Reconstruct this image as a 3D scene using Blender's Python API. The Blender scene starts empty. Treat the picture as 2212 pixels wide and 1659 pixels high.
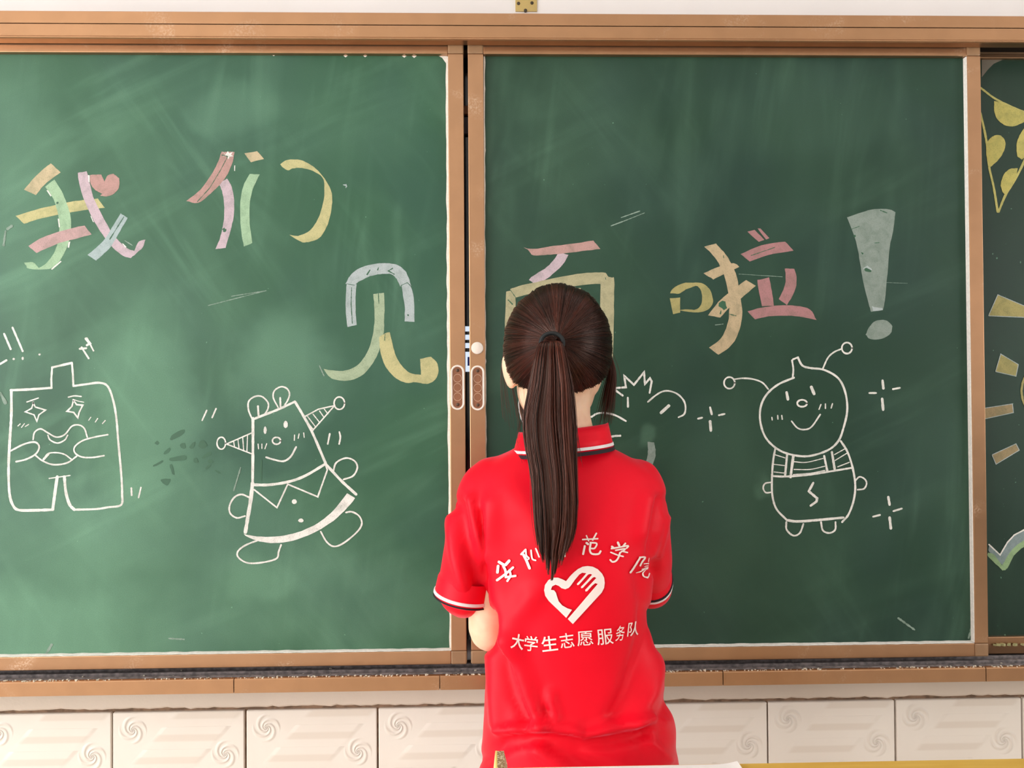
import bpy, bmesh, math, random
from mathutils import Vector, Matrix
from mathutils.geometry import tessellate_polygon
from mathutils.bvhtree import BVHTree
from mathutils import noise as mnoise

random.seed(7)
S = bpy.context.scene
COL = S.collection

# ------------------------------------------------------------------ camera
FPX = 1700.0
CX, CY = 1106.0, 829.5
CAM = Vector((0.0, -1.58, 1.44))
YAW, PITCH, ROLL = math.radians(1.40), math.radians(0.70), -0.0064
FWD = Vector((math.sin(YAW) * math.cos(PITCH), math.cos(YAW) * math.cos(PITCH), math.sin(PITCH)))
_r0 = FWD.cross(Vector((0, 0, 1))).normalized()
_u0 = _r0.cross(FWD)
RGT = _r0 * math.cos(ROLL) + _u0 * math.sin(ROLL)
UPV = _u0 * math.cos(ROLL) - _r0 * math.sin(ROLL)
cd = bpy.data.cameras.new('camera')
cd.sensor_width = 36.0
cd.lens = 36.0 * FPX / 2212.0
cd.clip_start = 0.02
cam = bpy.data.objects.new('camera', cd)
COL.objects.link(cam)
cam.matrix_world = Matrix(((RGT.x, UPV.x, -FWD.x, CAM.x), (RGT.y, UPV.y, -FWD.y, CAM.y),
                           (RGT.z, UPV.z, -FWD.z, CAM.z), (0, 0, 0, 1)))
S.camera = cam

# ------------------------------------------------------------------ light
S.view_settings.view_transform = 'Standard'
S.view_settings.look = 'None'
S.view_settings.gamma = 1.0
S.view_settings.use_curve_mapping = False
S.view_settings.exposure = 0.0
w = bpy.data.worlds.new('sky'); S.world = w
w.use_nodes = True
w.node_tree.nodes['Background'].inputs[0].default_value = (0.75, 0.86, 1.0, 1)
w.node_tree.nodes['Background'].inputs[1].default_value = 1.2

ROOM = dict(x0=-2.75, x1=3.9, y0=-7.0, y1=0.075, z1=3.2)
WINS = [(-2.6, -0.55), (-4.7, -3.1), (-6.7, -5.2)]       # y ranges of the windows in the left wall
WINS_R = [(-3.0, -0.9)]                  # unseen right-wall window, added to fill the right side with light
WZR = (0.30, 2.60)
WZS = [(0.30, 2.80), (0.85, 2.80), (0.85, 2.80)]
S.cycles.max_bounces = 4
S.cycles.adaptive_threshold = 0.06
S.cycles.diffuse_bounces = 3
S.cycles.glossy_bounces = 2
S.cycles.transmission_bounces = 2
S.cycles.transparent_max_bounces = 4
def area(name, loc, sx, sy, power, rot, col=(1, 1, 1)):
    l = bpy.data.lights.new(name, 'AREA'); l.shape = 'RECTANGLE'; l.size = sx; l.size_y = sy
    l.energy = power; l.color = col
    o = bpy.data.objects.new(name, l); COL.objects.link(o); o.location = loc; o.rotation_euler = rot
    return o
for i, (a, b) in enumerate(WINS):     # daylight entering each window
    area('window_daylight', (ROOM['x0'] - 0.22, (a + b) / 2, sum(WZS[i]) / 2), b - a, WZS[i][1] - WZS[i][0], (122, 92, 84)[i],
         (math.radians(90), 0, math.radians(-90)), (1.0, 0.985, 0.97))

for (a, b) in WINS_R:  # fill light behind the added right-wall window
    area('right_fill_light', (ROOM['x1'] + 0.22, (a + b) / 2, sum(WZR) / 2), b - a, WZR[1] - WZR[0], 105,
         (math.radians(90), 0, math.radians(90)), (1.0, 0.985, 0.97))

# ------------------------------------------------------------------ helpers
def P(px, py, Y=0.0):
    d = RGT * ((px - CX) / FPX) + UPV * ((CY - py) / FPX) + FWD
    return CAM + d * ((Y - CAM.y) / d.y)
def PX(v):
    d = Vector(v) - CAM
    k = d.dot(FWD)
    return CX + FPX * d.dot(RGT) / k, CY - FPX * d.dot(UPV) / k
def xat(px, Y=0.0, py=760): return P(px, py, Y).x
def zfit(pts, Y=0.0): return sum(P(a, b, Y).z for a, b in pts) / len(pts)
def lin(r, g, b):
    f = lambda c: (c / 255 / 12.92) if c <= 10 else ((c / 255 + 0.055) / 1.055) ** 2.4
    return (f(r), f(g), f(b), 1.0)

def link_mesh(name, verts, faces, mats, parent=None, smooth=False, fm=None):
    me = bpy.data.meshes.new(name)
    me.from_pydata([tuple(v) for v in verts], [], faces)
    if not isinstance(mats, (list, tuple)): mats = [mats]
    for m in mats: me.materials.append(m)
    if fm: me.polygons.foreach_set('material_index', fm)
    if smooth: me.polygons.foreach_set('use_smooth', [True] * len(me.polygons))
    me.update()
    o = bpy.data.objects.new(name, me); COL.objects.link(o)
    if parent: o.parent = parent
    return o
def link_bm(name, bm, mats, parent=None, smooth=False):
    me = bpy.data.meshes.new(name)
    bmesh.ops.recalc_face_normals(bm, faces=bm.faces)
    bm.to_mesh(me); bm.free()
    if not isinstance(mats, (list, tuple)): mats = [mats]
    for m in mats: me.materials.append(m)
    if smooth: me.polygons.foreach_set('use_smooth', [True] * len(me.polygons))
    o = bpy.data.objects.new(name, me); COL.objects.link(o)
    if parent: o.parent = parent
    return o
def empty(name, loc=(0, 0, 0), parent=None):
    o = bpy.data.objects.new(name, None); COL.objects.link(o)
    o.empty_display_size = 0.05
    if parent: o.parent = parent
    return o
def tag(o, label=None, cat=None, group=None, kind=None):
    if label: o['label'] = label
    if cat: o['category'] = cat
    if group: o['group'] = group
    if kind: o['kind'] = kind
    return o
def add_box(bm, x0, x1, y0, y1, z0, z1, bev=0.0, seg=2):
    r = bmesh.ops.create_cube(bm, size=1.0, matrix=Matrix.Translation(((x0 + x1) / 2, (y0 + y1) / 2, (z0 + z1) / 2))
                              @ Matrix.Diagonal((abs(x1 - x0), abs(y1 - y0), abs(z1 - z0), 1)))
    if bev > 0:
        es = list({e for v in r['verts'] for e in v.link_edges})
        bmesh.ops.bevel(bm, geom=es, offset=bev, segments=seg, profile=0.5, affect='EDGES')
def box(name, x0, x1, y0, y1, z0, z1, m, parent=None, bev=0.0):
    bm = bmesh.new(); add_box(bm, x0, x1, y0, y1, z0, z1, bev)
    return link_bm(name, bm, m, parent)
def prism_x(name, prof, x0, x1, m, parent=None):
    """profile of (y, z) points swept along x"""
    n = len(prof)
    v = [(x0, y, z) for y, z in prof] + [(x1, y, z) for y, z in prof]
    f = [(i, (i + 1) % n, n + (i + 1) % n, n + i) for i in range(n)] + [tuple(range(n))[::-1], tuple(range(n, 2 * n))]
    bm = bmesh.new(); vs = [bm.verts.new(p) for p in v]
    for q in f: bm.faces.new([vs[i] for i in q])
    bmesh.ops.triangulate(bm, faces=[q for q in bm.faces if len(q.verts) > 4])
    return link_bm(name, bm, m, parent)

# ------------------------------------------------------------------ materials
class NT:
    def __init__(self, name):
        self.m = bpy.data.materials.new(name); self.m.use_nodes = True
        self.t = self.m.node_tree; self.b = self.t.nodes['Principled BSDF']
        self.co = None
    def n(self, typ, **kw):
        x = self.t.nodes.new(typ)
        for k, v in kw.items(): setattr(x, k, v)
        return x
    def put(self, sock, v):
        if isinstance(v, bpy.types.NodeSocket): self.t.links.new(v, sock)
        elif v is not None: sock.default_value = v
    def obj(self):
        if not self.co: self.co = self.n('ShaderNodeTexCoord').outputs['Object']
        return self.co
    def math(self, op, a, b=None, clamp=False):
        x = self.n('ShaderNodeMath', operation=op, use_clamp=clamp)
        self.put(x.inputs[0], a)
        if b is not None: self.put(x.inputs[1], b)
        return x.outputs[0]
    def map(self, loc=(0, 0, 0), rot=(0, 0, 0), sc=(1, 1, 1), src=None, typ='POINT'):
        x = self.n('ShaderNodeMapping', vector_type=typ)
        self.put(x.inputs[0], src or self.obj()); x.inputs[1].default_value = loc
        x.inputs[2].default_value = rot; x.inputs[3].default_value = sc
        return x.outputs[0]
    def noise(self, scale, detail=2.0, rough=0.5, vec=None, dist=0.0):
        x = self.n('ShaderNodeTexNoise'); self.put(x.inputs['Vector'], vec or self.obj())
        x.inputs['Scale'].default_value = scale; x.inputs['Detail'].default_value = detail
        x.inputs['Roughness'].default_value = rough; x.inputs['Distortion'].default_value = dist
        return x.outputs[0]
    def ramp(self, v, lo, hi, a=0.0, b=1.0, smooth=True):
        x = self.n('ShaderNodeMapRange', interpolation_type='SMOOTHSTEP' if smooth else 'LINEAR')
        self.put(x.inputs[0], v); x.inputs[1].default_value = lo; x.inputs[2].default_value = hi
        x.inputs[3].default_value = a; x.inputs[4].default_value = b
        return x.outputs[0]
    def mix(self, f, a, b):
        x = self.n('ShaderNodeMix', data_type='RGBA')
        self.put(x.inputs[0], f); self.put(x.inputs[6], a); self.put(x.inputs[7], b)
        return x.outputs[2]
    def bump(self, h, strength=0.3, dist=0.001):
        x = self.n('ShaderNodeBump'); x.inputs['Strength'].default_value = strength
        x.inputs['Distance'].default_value = dist; self.put(x.inputs['Height'], h)
        self.put(self.b.inputs['Normal'], x.outputs[0])
    def set(self, base=None, rough=None, metal=None, spec=None, **kw):
        if base is not None: self.put(self.b.inputs['Base Color'], base)
        if rough is not None: self.put(self.b.inputs['Roughness'], rough)
        if metal is not None: self.put(self.b.inputs['Metallic'], metal)
        if spec is not None: self.put(self.b.inputs['Specular IOR Level'], spec)
        for k, v in kw.items(): self.put(self.b.inputs[k], v)
        return self.m
def plain(name, col, rough=0.5, metal=0.0, spec=0.5, var=0.12, scale=30.0, **kw):
    t = NT(name)
    c2 = tuple(c * (1 - var) for c in col[:3]) + (1,)
    n = t.noise(scale, 3.0)
    t.set(t.mix(t.ramp(n, 0.35, 0.65), col, c2), rough, metal, spec, **kw)
    return t.m

def frame_metal(name, col, rough=0.30, wear=0.5):
    t = NT(name)
    fine = t.noise(260, 3.0, 0.6)
    big = t.noise(9, 3.0, 0.6, dist=0.6)
    w_ = t.math('MULTIPLY', t.ramp(big, 0.58, 0.72), t.ramp(fine, 0.42, 0.7))
    w_ = t.math('MULTIPLY', w_, wear)
    grain = t.noise(22, 2.0, 0.5)
    base = t.mix(t.ramp(grain, 0.3, 0.7), col, tuple(c * 0.93 for c in col[:3]) + (1,))
    base = t.mix(w_, base, lin(225, 200, 175))
    t.set(base, t.math('ADD', t.math('MULTIPLY', w_, 0.4), rough), t.math('SUBTRACT', 0.86, t.math('MULTIPLY', w_, 0.5)), 0.5)
    return t.m

MAT = {}
MAT['frame'] = frame_metal('champagne_aluminium', lin(190, 146, 110))
MAT['frame2'] = frame_metal('champagne_aluminium_fascia', lin(190, 144, 106), 0.32, 0.35)
MAT['cap'] = plain('brown_plastic_cap', lin(158, 122, 88), 0.45)
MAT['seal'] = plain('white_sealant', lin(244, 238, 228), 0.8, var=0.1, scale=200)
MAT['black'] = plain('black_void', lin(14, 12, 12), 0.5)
MAT['traybed'] = plain('dark_brown_tray', lin(66, 48, 40), 0.8)
MAT['track'] = plain('grey_rubber_track', lin(140, 130, 128), 0.7, var=0.55, scale=80)
MAT['screen'] = plain('black_glass', lin(10, 9, 9), 0.12)
MAT['chalkdust'] = plain('chalk_crumbs', lin(235, 225, 205), 0.9)

def wall_mat(name, col, bump=0.2):
    t = NT(name)
    n1 = t.noise(3.0, 4.0); n2 = t.noise(160, 2.0)
    c = t.mix(t.ramp(n1, 0.3, 0.7), col, tuple(x * 0.94 for x in col[:3]) + (1,))
    t.set(c, 0.85, 0, 0.2); t.bump(n2, bump, 0.0006)
    return t.m
MAT['wall'] = wall_mat('white_wall_paint', lin(236, 230, 226))
MAT['ceiling'] = wall_mat('ceiling_paint', lin(235, 233, 230))
MAT['floor'] = plain('terrazzo_floor', lin(222, 214, 204), 0.4, scale=120, var=0.3)

MAT['dark_panel'] = plain('dark_green_panel_paint', lin(46, 56, 52), 0.5)  # for the added wall panels that darken the frame's reflections
def board_mat(name, blobs, dust0, arcs=1.0, g1=(34, 78, 52), g2=(32, 73, 55)):
    t = NT(name)
    ob = t.obj()
    sx = t.n('ShaderNodeSeparateXYZ'); t.put(sx.inputs[0], ob)
    # wandering coordinates for soft irregular smear edges
    wn = t.n('ShaderNodeTexNoise'); t.put(wn.inputs['Vector'], ob); wn.inputs['Scale'].default_value = 7.0; wn.inputs['Detail'].default_value = 3.0
    wv = t.n('ShaderNodeVectorMath', operation='SUBTRACT'); t.put(wv.inputs[0], wn.outputs['Color']); wv.inputs[1].default_value = (0.5, 0.5, 0.5)
    ws = t.n('ShaderNodeVectorMath', operation='SCALE'); t.put(ws.inputs[0], wv.outputs[0]); ws.inputs['Scale'].default_value = 0.16
    wc = t.n('ShaderNodeVectorMath', operation='ADD'); t.put(wc.inputs[0], ob); t.put(wc.inputs[1], ws.outputs[0])
    d = t.math('ADD', t.math('MULTIPLY', t.ramp(t.noise(2.2, 3.0, 0.55, dist=0.8), 0.35, 0.75), 0.055 * arcs), dust0)
    # wiping streaks in three directions, each where a slow mask lets it through
    for ang, k, sc, off in ((0.45, 0.12, 5.0, 0.0), (-0.95, 0.10, 6.0, 3.1), (1.45, 0.11, 6.0, 7.7)):
        v = t.map(rot=(0, ang, 0), loc=(off, 0, off), sc=(1, 1, 1))
        v2 = t.map(src=v, sc=(0.30, 0.0, 1.9))
        st = t.ramp(t.noise(sc, 3.0, 0.65, vec=v2, dist=0.5), 0.46, 0.78)
        mk = t.ramp(t.noise(1.5, 1.0, vec=t.map(loc=(off * 2, 0, 1.0))), 0.38, 0.68)
        d = t.math('ADD', d, t.math('MULTIPLY', t.math('MULTIPLY', st, mk), k * arcs))
    for (px, py, rx, rz, k) in blobs:
        c = P(px, py); mm = 0.00093
        v = t.n('ShaderNodeVectorMath', operation='SUBTRACT'); t.put(v.inputs[0], wc.outputs[0]); v.inputs[1].default_value = (c.x, 0, c.z)
        v2 = t.n('ShaderNodeVectorMath', operation='MULTIPLY'); t.put(v2.inputs[0], v.outputs[0]); v2.inputs[1].default_value = (1 / (rx * mm), 0, 1 / (rz * mm))
        ln = t.n('ShaderNodeVectorMath', operation='LENGTH'); t.put(ln.inputs[0], v2.outputs[0])
        d = t.math('ADD', d, t.math('MULTIPLY', t.ramp(ln.outputs['Value'], 1.25, 0.45), k))
    grain = t.noise(700, 1.0)
    d = t.math('MULTIPLY', d, t.ramp(grain, 0.2, 0.8, 0.82, 1.18), )
    specks = t.math('MULTIPLY', t.ramp(t.noise(120, 1.0), 0.78, 0.82), 0.25)
    d = t.math('ADD', d, specks, clamp=True)
    hue = t.mix(t.ramp(t.noise(3.1, 2.0), 0.4, 0.65), lin(*g1), lin(*g2))
    base = t.mix(d, hue, lin(168, 222, 184))
    t.set(base, t.math('ADD', 0.42, t.math('MULTIPLY', d, 0.8)), 0, 0.36)
    return t.m
MAT['board_a'] = board_mat('green_board_dusty', [
    (300, 860, 130, 230, 0.14), (620, 810, 120, 160, 0.12), (430, 1150, 330, 150, 0.09), (60, 1250, 280, 280, 0.10),
    (500, 240, 110, 70, 0.07), (20, 420, 130, 360, 0.09), (560, 1240, 90, 60, 0.06), (180, 1380, 400, 110, 0.12), (700, 1300, 300, 120, 0.07)], 0.030)
MAT['board_b'] = board_mat('green_board_clean', [
    (1260, 260, 170, 180, 0.035), (1760, 250, 260, 120, 0.02), (1480, 400, 60, 120, 0.02), (1390, 935, 26, 26, 0.07),
    (1640, 1040, 18, 34, 0.05), (1560, 1100, 90, 250, 0.015)], 0.008, 0.55, (24, 56, 39), (24, 54, 43))
MAT['board_c'] = board_mat('green_board_rear', [], 0.004, 0.25, (22, 48, 34), (22, 46, 36))

def chalk_mat(name, col, dens=0.88, streak=0.25):
    t = NT(name)
    fine = t.noise(520, 3.0, 0.6)
    st = t.noise(40, 4.0, 0.6, dist=0.5)
    f = t.math('MULTIPLY', t.ramp(fine, 0.22, 0.52, 0.62, 1.0), t.ramp(st, 0.3, 0.6, 1.0 - streak, 1.0))
    f = t.math('MULTIPLY', f, dens * 0.84)
    t.set(t.mix(f, lin(50, 84, 62), col), 0.95, 0, 0.1)
    t.bump(fine, 0.25, 0.0005)
    return t.m
CH = {k: chalk_mat('chalk_' + k, lin(*c), d) for k, c, d in (
    ('white', (250, 244, 236), 1.0), ('tan', (218, 196, 160), 0.93), ('green', (181, 210, 173), 0.92), ('yellow', (214, 203, 149), 0.92),
    ('pink', (212, 172, 171), 0.93), ('mauve', (219, 193, 202), 0.93), ('blue', (199, 212, 214), 0.80), ('silver', (198, 205, 206), 0.88),
    ('salmon', (205, 159, 153), 0.93), ('lime', (187, 200, 167), 0.88), ('rose', (192, 134, 137), 0.90), ('sand', (212, 185, 149), 0.90),
    ('khaki', (202, 189, 151), 0.84), ('gold', (217, 204, 125), 0.90), ('bulb', (213, 198, 115), 0.92), ('grey', (177, 184, 177), 0.66),
    ('leaf', (164, 190, 142), 0.9), ('slate', (151, 162, 165), 0.9), ('ochre', (192, 176, 117), 0.88), ('brown', (180, 154, 118), 0.88))}
MAT['clean'] = plain('wiped_clean_green', lin(48, 92, 64), 0.5)
MAT['smear'] = chalk_mat('chalk_faint', lin(190, 205, 192), 0.6, 0.5)
MAT['smear2'] = plain('chalk_haze_corner', lin(120, 112, 98), 0.85)

# ------------------------------------------------------------------ room shell
R_ = ROOM
def structure(o): return tag(o, kind='structure')
structure(box('floor', R_['x0'] - 0.3, R_['x1'] + 0.2, R_['y0'] - 0.2, R_['y1'] + 0.2, -0.1, 0.0, MAT['floor']))
structure(box('ceiling', R_['x0'] - 0.3, R_['x1'] + 0.2, R_['y0'] - 0.2, R_['y1'] + 0.2, R_['z1'], R_['z1'] + 0.1, MAT['ceiling']))
wall_back = structure(box('wall_back', R_['x0'] - 0.2, R_['x1'] + 0.2, R_['y1'], R_['y1'] + 0.2, 0, R_['z1'], MAT['wall']))
structure(box('reflection_panel_1', R_['x1'] - 0.02, R_['x1'], R_['y0'], R_['y1'] - 0.05, 0, 1.08, MAT['dark_panel']))  # unseen dark panels, added so the metal frame reflects less light
structure(box('reflection_panel_2', -1.2, R_['x1'] - 0.02, R_['y0'], R_['y0'] + 0.02, 0, 1.08, MAT['dark_panel']))
structure(box('wall_rear', R_['x0'] - 0.2, R_['x1'] + 0.2, R_['y0'] - 0.2, R_['y0'], 0, R_['z1'], MAT['wall']))
def window_wall(name, x0, x1, wins, zs):
    bm = bmesh.new(); zt = max(z[1] for z in zs)
    add_box(bm, x0, x1, R_['y0'], R_['y1'], zt, R_['z1'])
    for (a, b), (z0, z1) in zip(wins, zs): add_box(bm, x0, x1, a, b, 0, z0)
    ys = [R_['y1']] + [v for a, b in wins for v in (b, a)] + [R_['y0']]
    for i in range(0, len(ys), 2): add_box(bm, x0, x1, ys[i + 1], ys[i], 0, zt)
    structure(link_bm(name, bm, MAT['wall']))
window_wall('wall_left', R_['x0'] - 0.2, R_['x0'], WINS, WZS)
window_wall('wall_right', R_['x1'], R_['x1'] + 0.2, WINS_R, [WZR] * len(WINS_R))
t = NT('window_glass')
g = t.n('ShaderNodeBsdfGlossy'); g.inputs['Roughness'].default_value = 0.02
tr = t.n('ShaderNodeBsdfTransparent'); mx = t.n('ShaderNodeMixShader'); mx.inputs[0].default_value = 0.06
t.t.links.new(tr.outputs[0], mx.inputs[1]); t.t.links.new(g.outputs[0], mx.inputs[2])
t.t.links.new(mx.outputs[0], t.t.nodes['Material Output'].inputs[0]); MAT['glass'] = t.m
MAT['winframe'] = plain('white_window_frame', lin(225, 225, 222), 0.4)
ALLW = [(a, b, z, R_['x0'] - 0.12) for (a, b), z in zip(WINS, WZS)] + [(a, b, WZR, R_['x1'] + 0.06) for a, b in WINS_R]  # the right-wall entry is the added fill window
for i, (a, b, WZ, xa) in enumerate(ALLW):
    bm = bmesh.new(); xb = xa + 0.06; fw = 0.05; mid = (a + b) / 2; zm = WZ[0] + (WZ[1] - WZ[0]) * 0.68
    for (q0, q1, z0, z1) in ((a, a + fw, *WZ), (b - fw, b, *WZ), (mid - fw / 2, mid + fw / 2, *WZ)): add_box(bm, xa, xb, q0, q1, z0, z1, 0.004)
    for z in (WZ[0], WZ[1] - fw, zm): add_box(bm, xa, xb, a, b, z, z + fw, 0.004)
    wo = structure(link_bm('window_%d' % (i + 1), bm, MAT['winframe']))
    for (q0, q1) in ((a + fw, mid - fw / 2), (mid + fw / 2, b - fw)):
        for (z0, z1) in ((WZ[0] + fw, zm), (zm + fw, WZ[1] - fw)):
            box('pane', xa + 0.026, xa + 0.032, q0, q1, z0, z1, MAT['glass'], wo)

# ------------------------------------------------------------------ tiles below the board (children of the back wall)
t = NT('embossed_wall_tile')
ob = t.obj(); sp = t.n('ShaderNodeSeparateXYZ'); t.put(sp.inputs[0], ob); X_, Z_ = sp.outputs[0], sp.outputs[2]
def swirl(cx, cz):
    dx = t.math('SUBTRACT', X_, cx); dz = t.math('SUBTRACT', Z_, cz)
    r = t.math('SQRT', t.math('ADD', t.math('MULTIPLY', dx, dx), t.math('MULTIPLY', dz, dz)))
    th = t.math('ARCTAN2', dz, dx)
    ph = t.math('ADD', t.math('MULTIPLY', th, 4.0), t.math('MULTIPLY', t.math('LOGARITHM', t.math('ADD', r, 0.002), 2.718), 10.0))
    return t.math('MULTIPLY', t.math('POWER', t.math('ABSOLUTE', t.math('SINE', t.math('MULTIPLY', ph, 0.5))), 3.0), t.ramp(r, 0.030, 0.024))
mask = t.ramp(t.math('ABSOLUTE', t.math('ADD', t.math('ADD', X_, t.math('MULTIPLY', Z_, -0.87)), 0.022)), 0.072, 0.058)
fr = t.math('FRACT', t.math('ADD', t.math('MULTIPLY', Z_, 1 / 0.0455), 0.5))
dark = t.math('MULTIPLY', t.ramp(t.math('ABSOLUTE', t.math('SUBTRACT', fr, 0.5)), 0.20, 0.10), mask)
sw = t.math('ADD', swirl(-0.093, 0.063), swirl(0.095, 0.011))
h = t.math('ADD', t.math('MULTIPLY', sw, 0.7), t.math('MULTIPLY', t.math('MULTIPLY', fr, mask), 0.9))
relief_shade = t.math('ADD', t.math('MULTIPLY', dark, 0.55), t.math('MULTIPLY', sw, 0.35))  # shading of the embossed bands and swirls, painted into the tile colour
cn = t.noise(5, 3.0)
t.set(t.mix(relief_shade, t.mix(t.ramp(cn, 0.3, 0.7), lin(244, 233, 220), lin(240, 227, 213)), lin(226, 210, 193)), 0.32, 0, 0.4)
t.bump(h, 0.7, 0.003); MAT['tile'] = t.m
MAT['grout'] = plain('brown_grout', lin(150, 120, 96), 0.95, var=0.45, scale=60)
YT = R_['y1'] - 0.010
ztop = zfit([(0, 1546), (540, 1533), (1460, 1516), (1800, 1511), (2212, 1508)], YT)
joints = [244, 533, 820, 1104, 1382, 1657, 1935, 2207]
jx = [P(a, 1590, YT).x for a in joints]
pitch = (jx[-1] - jx[0]) / (len(jx) - 1)
TW, TH, GAP = pitch - 0.0042, 0.198, 0.0042
bm = bmesh.new(); add_box(bm, -TW / 2, TW / 2, -0.004, 0.008, -TH / 2, TH / 2, 0.0016, 1)
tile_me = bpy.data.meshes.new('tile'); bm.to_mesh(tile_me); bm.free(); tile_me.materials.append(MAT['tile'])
tile_me.polygons.foreach_set('use_smooth', [False] * len(tile_me.polygons))
box('grout_bed', R_['x0'], R_['x1'], YT + 0.004, R_['y1'] + 0.001, 0, ztop + 0.0085, MAT['grout'], wall_back)
c0 = jx[0] - pitch / 2
ncol_l = int((c0 - R_['x0']) / pitch); ncol_r = int((R_['x1'] - c0) / pitch)
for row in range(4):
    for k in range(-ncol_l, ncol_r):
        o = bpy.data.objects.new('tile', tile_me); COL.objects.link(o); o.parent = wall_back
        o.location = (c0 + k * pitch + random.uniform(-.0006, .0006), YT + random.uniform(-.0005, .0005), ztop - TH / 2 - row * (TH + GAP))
# plaster band above the tiles, its lower edge ragged
MAT['plaster'] = wall_mat('cream_plaster', lin(228, 210, 192), 0.5)
v, f = [], []
xs = [R_['x0'] + i * 0.012 for i in range(int((R_['x1'] - R_['x0']) / 0.012))]
zt = zfit([(0, 1505), (1050, 1480), (2212, 1462)], YT) + 0.02
for i, x in enumerate(xs):
    e = ztop + 0.0062 + 0.004 * mnoise.noise((x * 14, 0, 3)) + 0.003 * mnoise.noise((x * 60, 0, 9))
    v += [(x, YT + 0.0005, zt), (x, YT - 0.0035, e + 0.004), (x, YT, e), (x, R_['y1'] + 0.001, e)]
    if i:
        b0 = (i - 1) * 4; b1 = i * 4
        for k in range(3): f.append((b0 + k, b1 + k, b1 + k + 1, b0 + k + 1))
link_mesh('plaster_band', v, f, MAT['plaster'], wall_back)
# ------------------------------------------------------------------ blackboard: fixed frame
YS, YF, YL, YR = -0.012, -0.035, -0.046, 0.036
XL, XR = xat(-1170), xat(3330)
bf = tag(empty('blackboard_frame'), 'long champagne metal blackboard surround with fascia above and chalk tray below', 'blackboard frame')
z_a = zfit([(0, 19), (1000, 27), (2100, 30)], YF); z_b = zfit([(0, 48), (1000, 57.5), (2100, 59)], YF); z_c = zfit([(0, 83), (1000, 90), (2100, 91)], YF)
prism_x('upper_fascia', [(YF + 0.001, z_b + 0.0010), (YF + 0.001, z_a - 0.003), (YF + 0.006, z_a), (R_['y1'], z_a), (R_['y1'], z_b + 0.0010)], XL, XR, MAT['frame2'], bf)
prism_x('lower_fascia', [(YF - 0.0006, z_b - 0.0016), (YF + 0.0004, z_b - 0.0008), (YF + 0.02, z_b - 0.0008), (YF + 0.02, z_c), (YF - 0.001, z_c), (YF - 0.0035, z_c + 0.0015), (YF - 0.0035, z_c + 0.0035), (YF - 0.0006, z_c + 0.0062)], XL, XR, MAT['frame2'], bf)
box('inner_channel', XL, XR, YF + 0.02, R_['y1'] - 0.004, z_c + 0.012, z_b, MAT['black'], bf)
# rail for the rear boards, deeper under the fascia
z_d = zfit([(2140, 115), (2200, 115)], 0.024)
z_lt = zfit([(0, 1481), (540, 1471), (1050, 1459), (1450, 1451), (1800, 1446), (2212, 1434)], YL)
z_lb = zfit([(0, 1510), (540, 1500), (1050, 1488), (1440, 1480), (1800, 1475), (2212, 1470)], YL)
segs = [XL, P(505, 1490, YL).x, P(950, 1480, YL).x, P(1562, 1470, YL).x, P(2130, 1455, YL).x, XR]
for a, b in zip(segs[:-1], segs[1:]):
    prism_x('tray_fascia', [(YL, z_lt - 0.002), (YL + 0.0015, z_lt), (YL + 0.010, z_lt), (YL + 0.010, z_lb), (YL, z_lb)], a + 0.0008, b - 0.0008, MAT['frame2'], bf)
box('tray_backing', XL, XR, YL + 0.008, YL + 0.012, z_lb + 0.0005, z_lt - 0.001, MAT['frame'], bf)
box('tray_bed', XL, XR, YL + 0.008, R_['y1'] - 0.004, z_lb, z_lt - 0.009, MAT['traybed'], bf)
for yy in (-0.022, 0.004, 0.030):
    box('track_rail', XL, XR, yy - 0.004, yy + 0.004, z_lt - 0.010, z_lt - 0.0015, MAT['track'], bf, 0.001)
box('brush_strip', XL, XR, -0.034, -0.027, z_lt - 0.010, z_lt - 0.003, MAT['track'], bf, 0.001)
def crumbs(name, n, xr, yr, z, parent, mat, smin=0.0006, smax=0.0022, dens=None):
    bm = bmesh.new()
    for i in range(n):
        x = random.uniform(*xr)
        if dens and random.random() > dens(x): continue
        s = random.uniform(smin, smax)
        m = Matrix.Translation((x, random.uniform(*yr), z + s * 0.4)) @ Matrix.Rotation(random.random() * 6, 4, 'Z') @ Matrix.Diagonal((s * random.uniform(1, 2.4), s, s * 0.8, 1))
        bmesh.ops.create_cube(bm, size=1.0, matrix=m)
    return tag(link_bm(name, bm, mat, parent), kind='stuff')
crumbs('chalk_crumbs', 900, (XL * 0.55, XR * 0.55), (YL + 0.0015, YL + 0.010), z_lt, bf, MAT['chalkdust'], dens=lambda x: 0.25 + 0.75 * max(0, mnoise.noise((x * 5, 1, 2)) + 0.3))
crumbs('chalk_dust_bits', 500, (XL * 0.55, XR * 0.55), (-0.036, 0.03), z_lt - 0.0068, bf, MAT['chalkdust'], 0.0006, 0.003, dens=lambda x: max(0, mnoise.noise((x * 7, 5, 2))))

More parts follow.
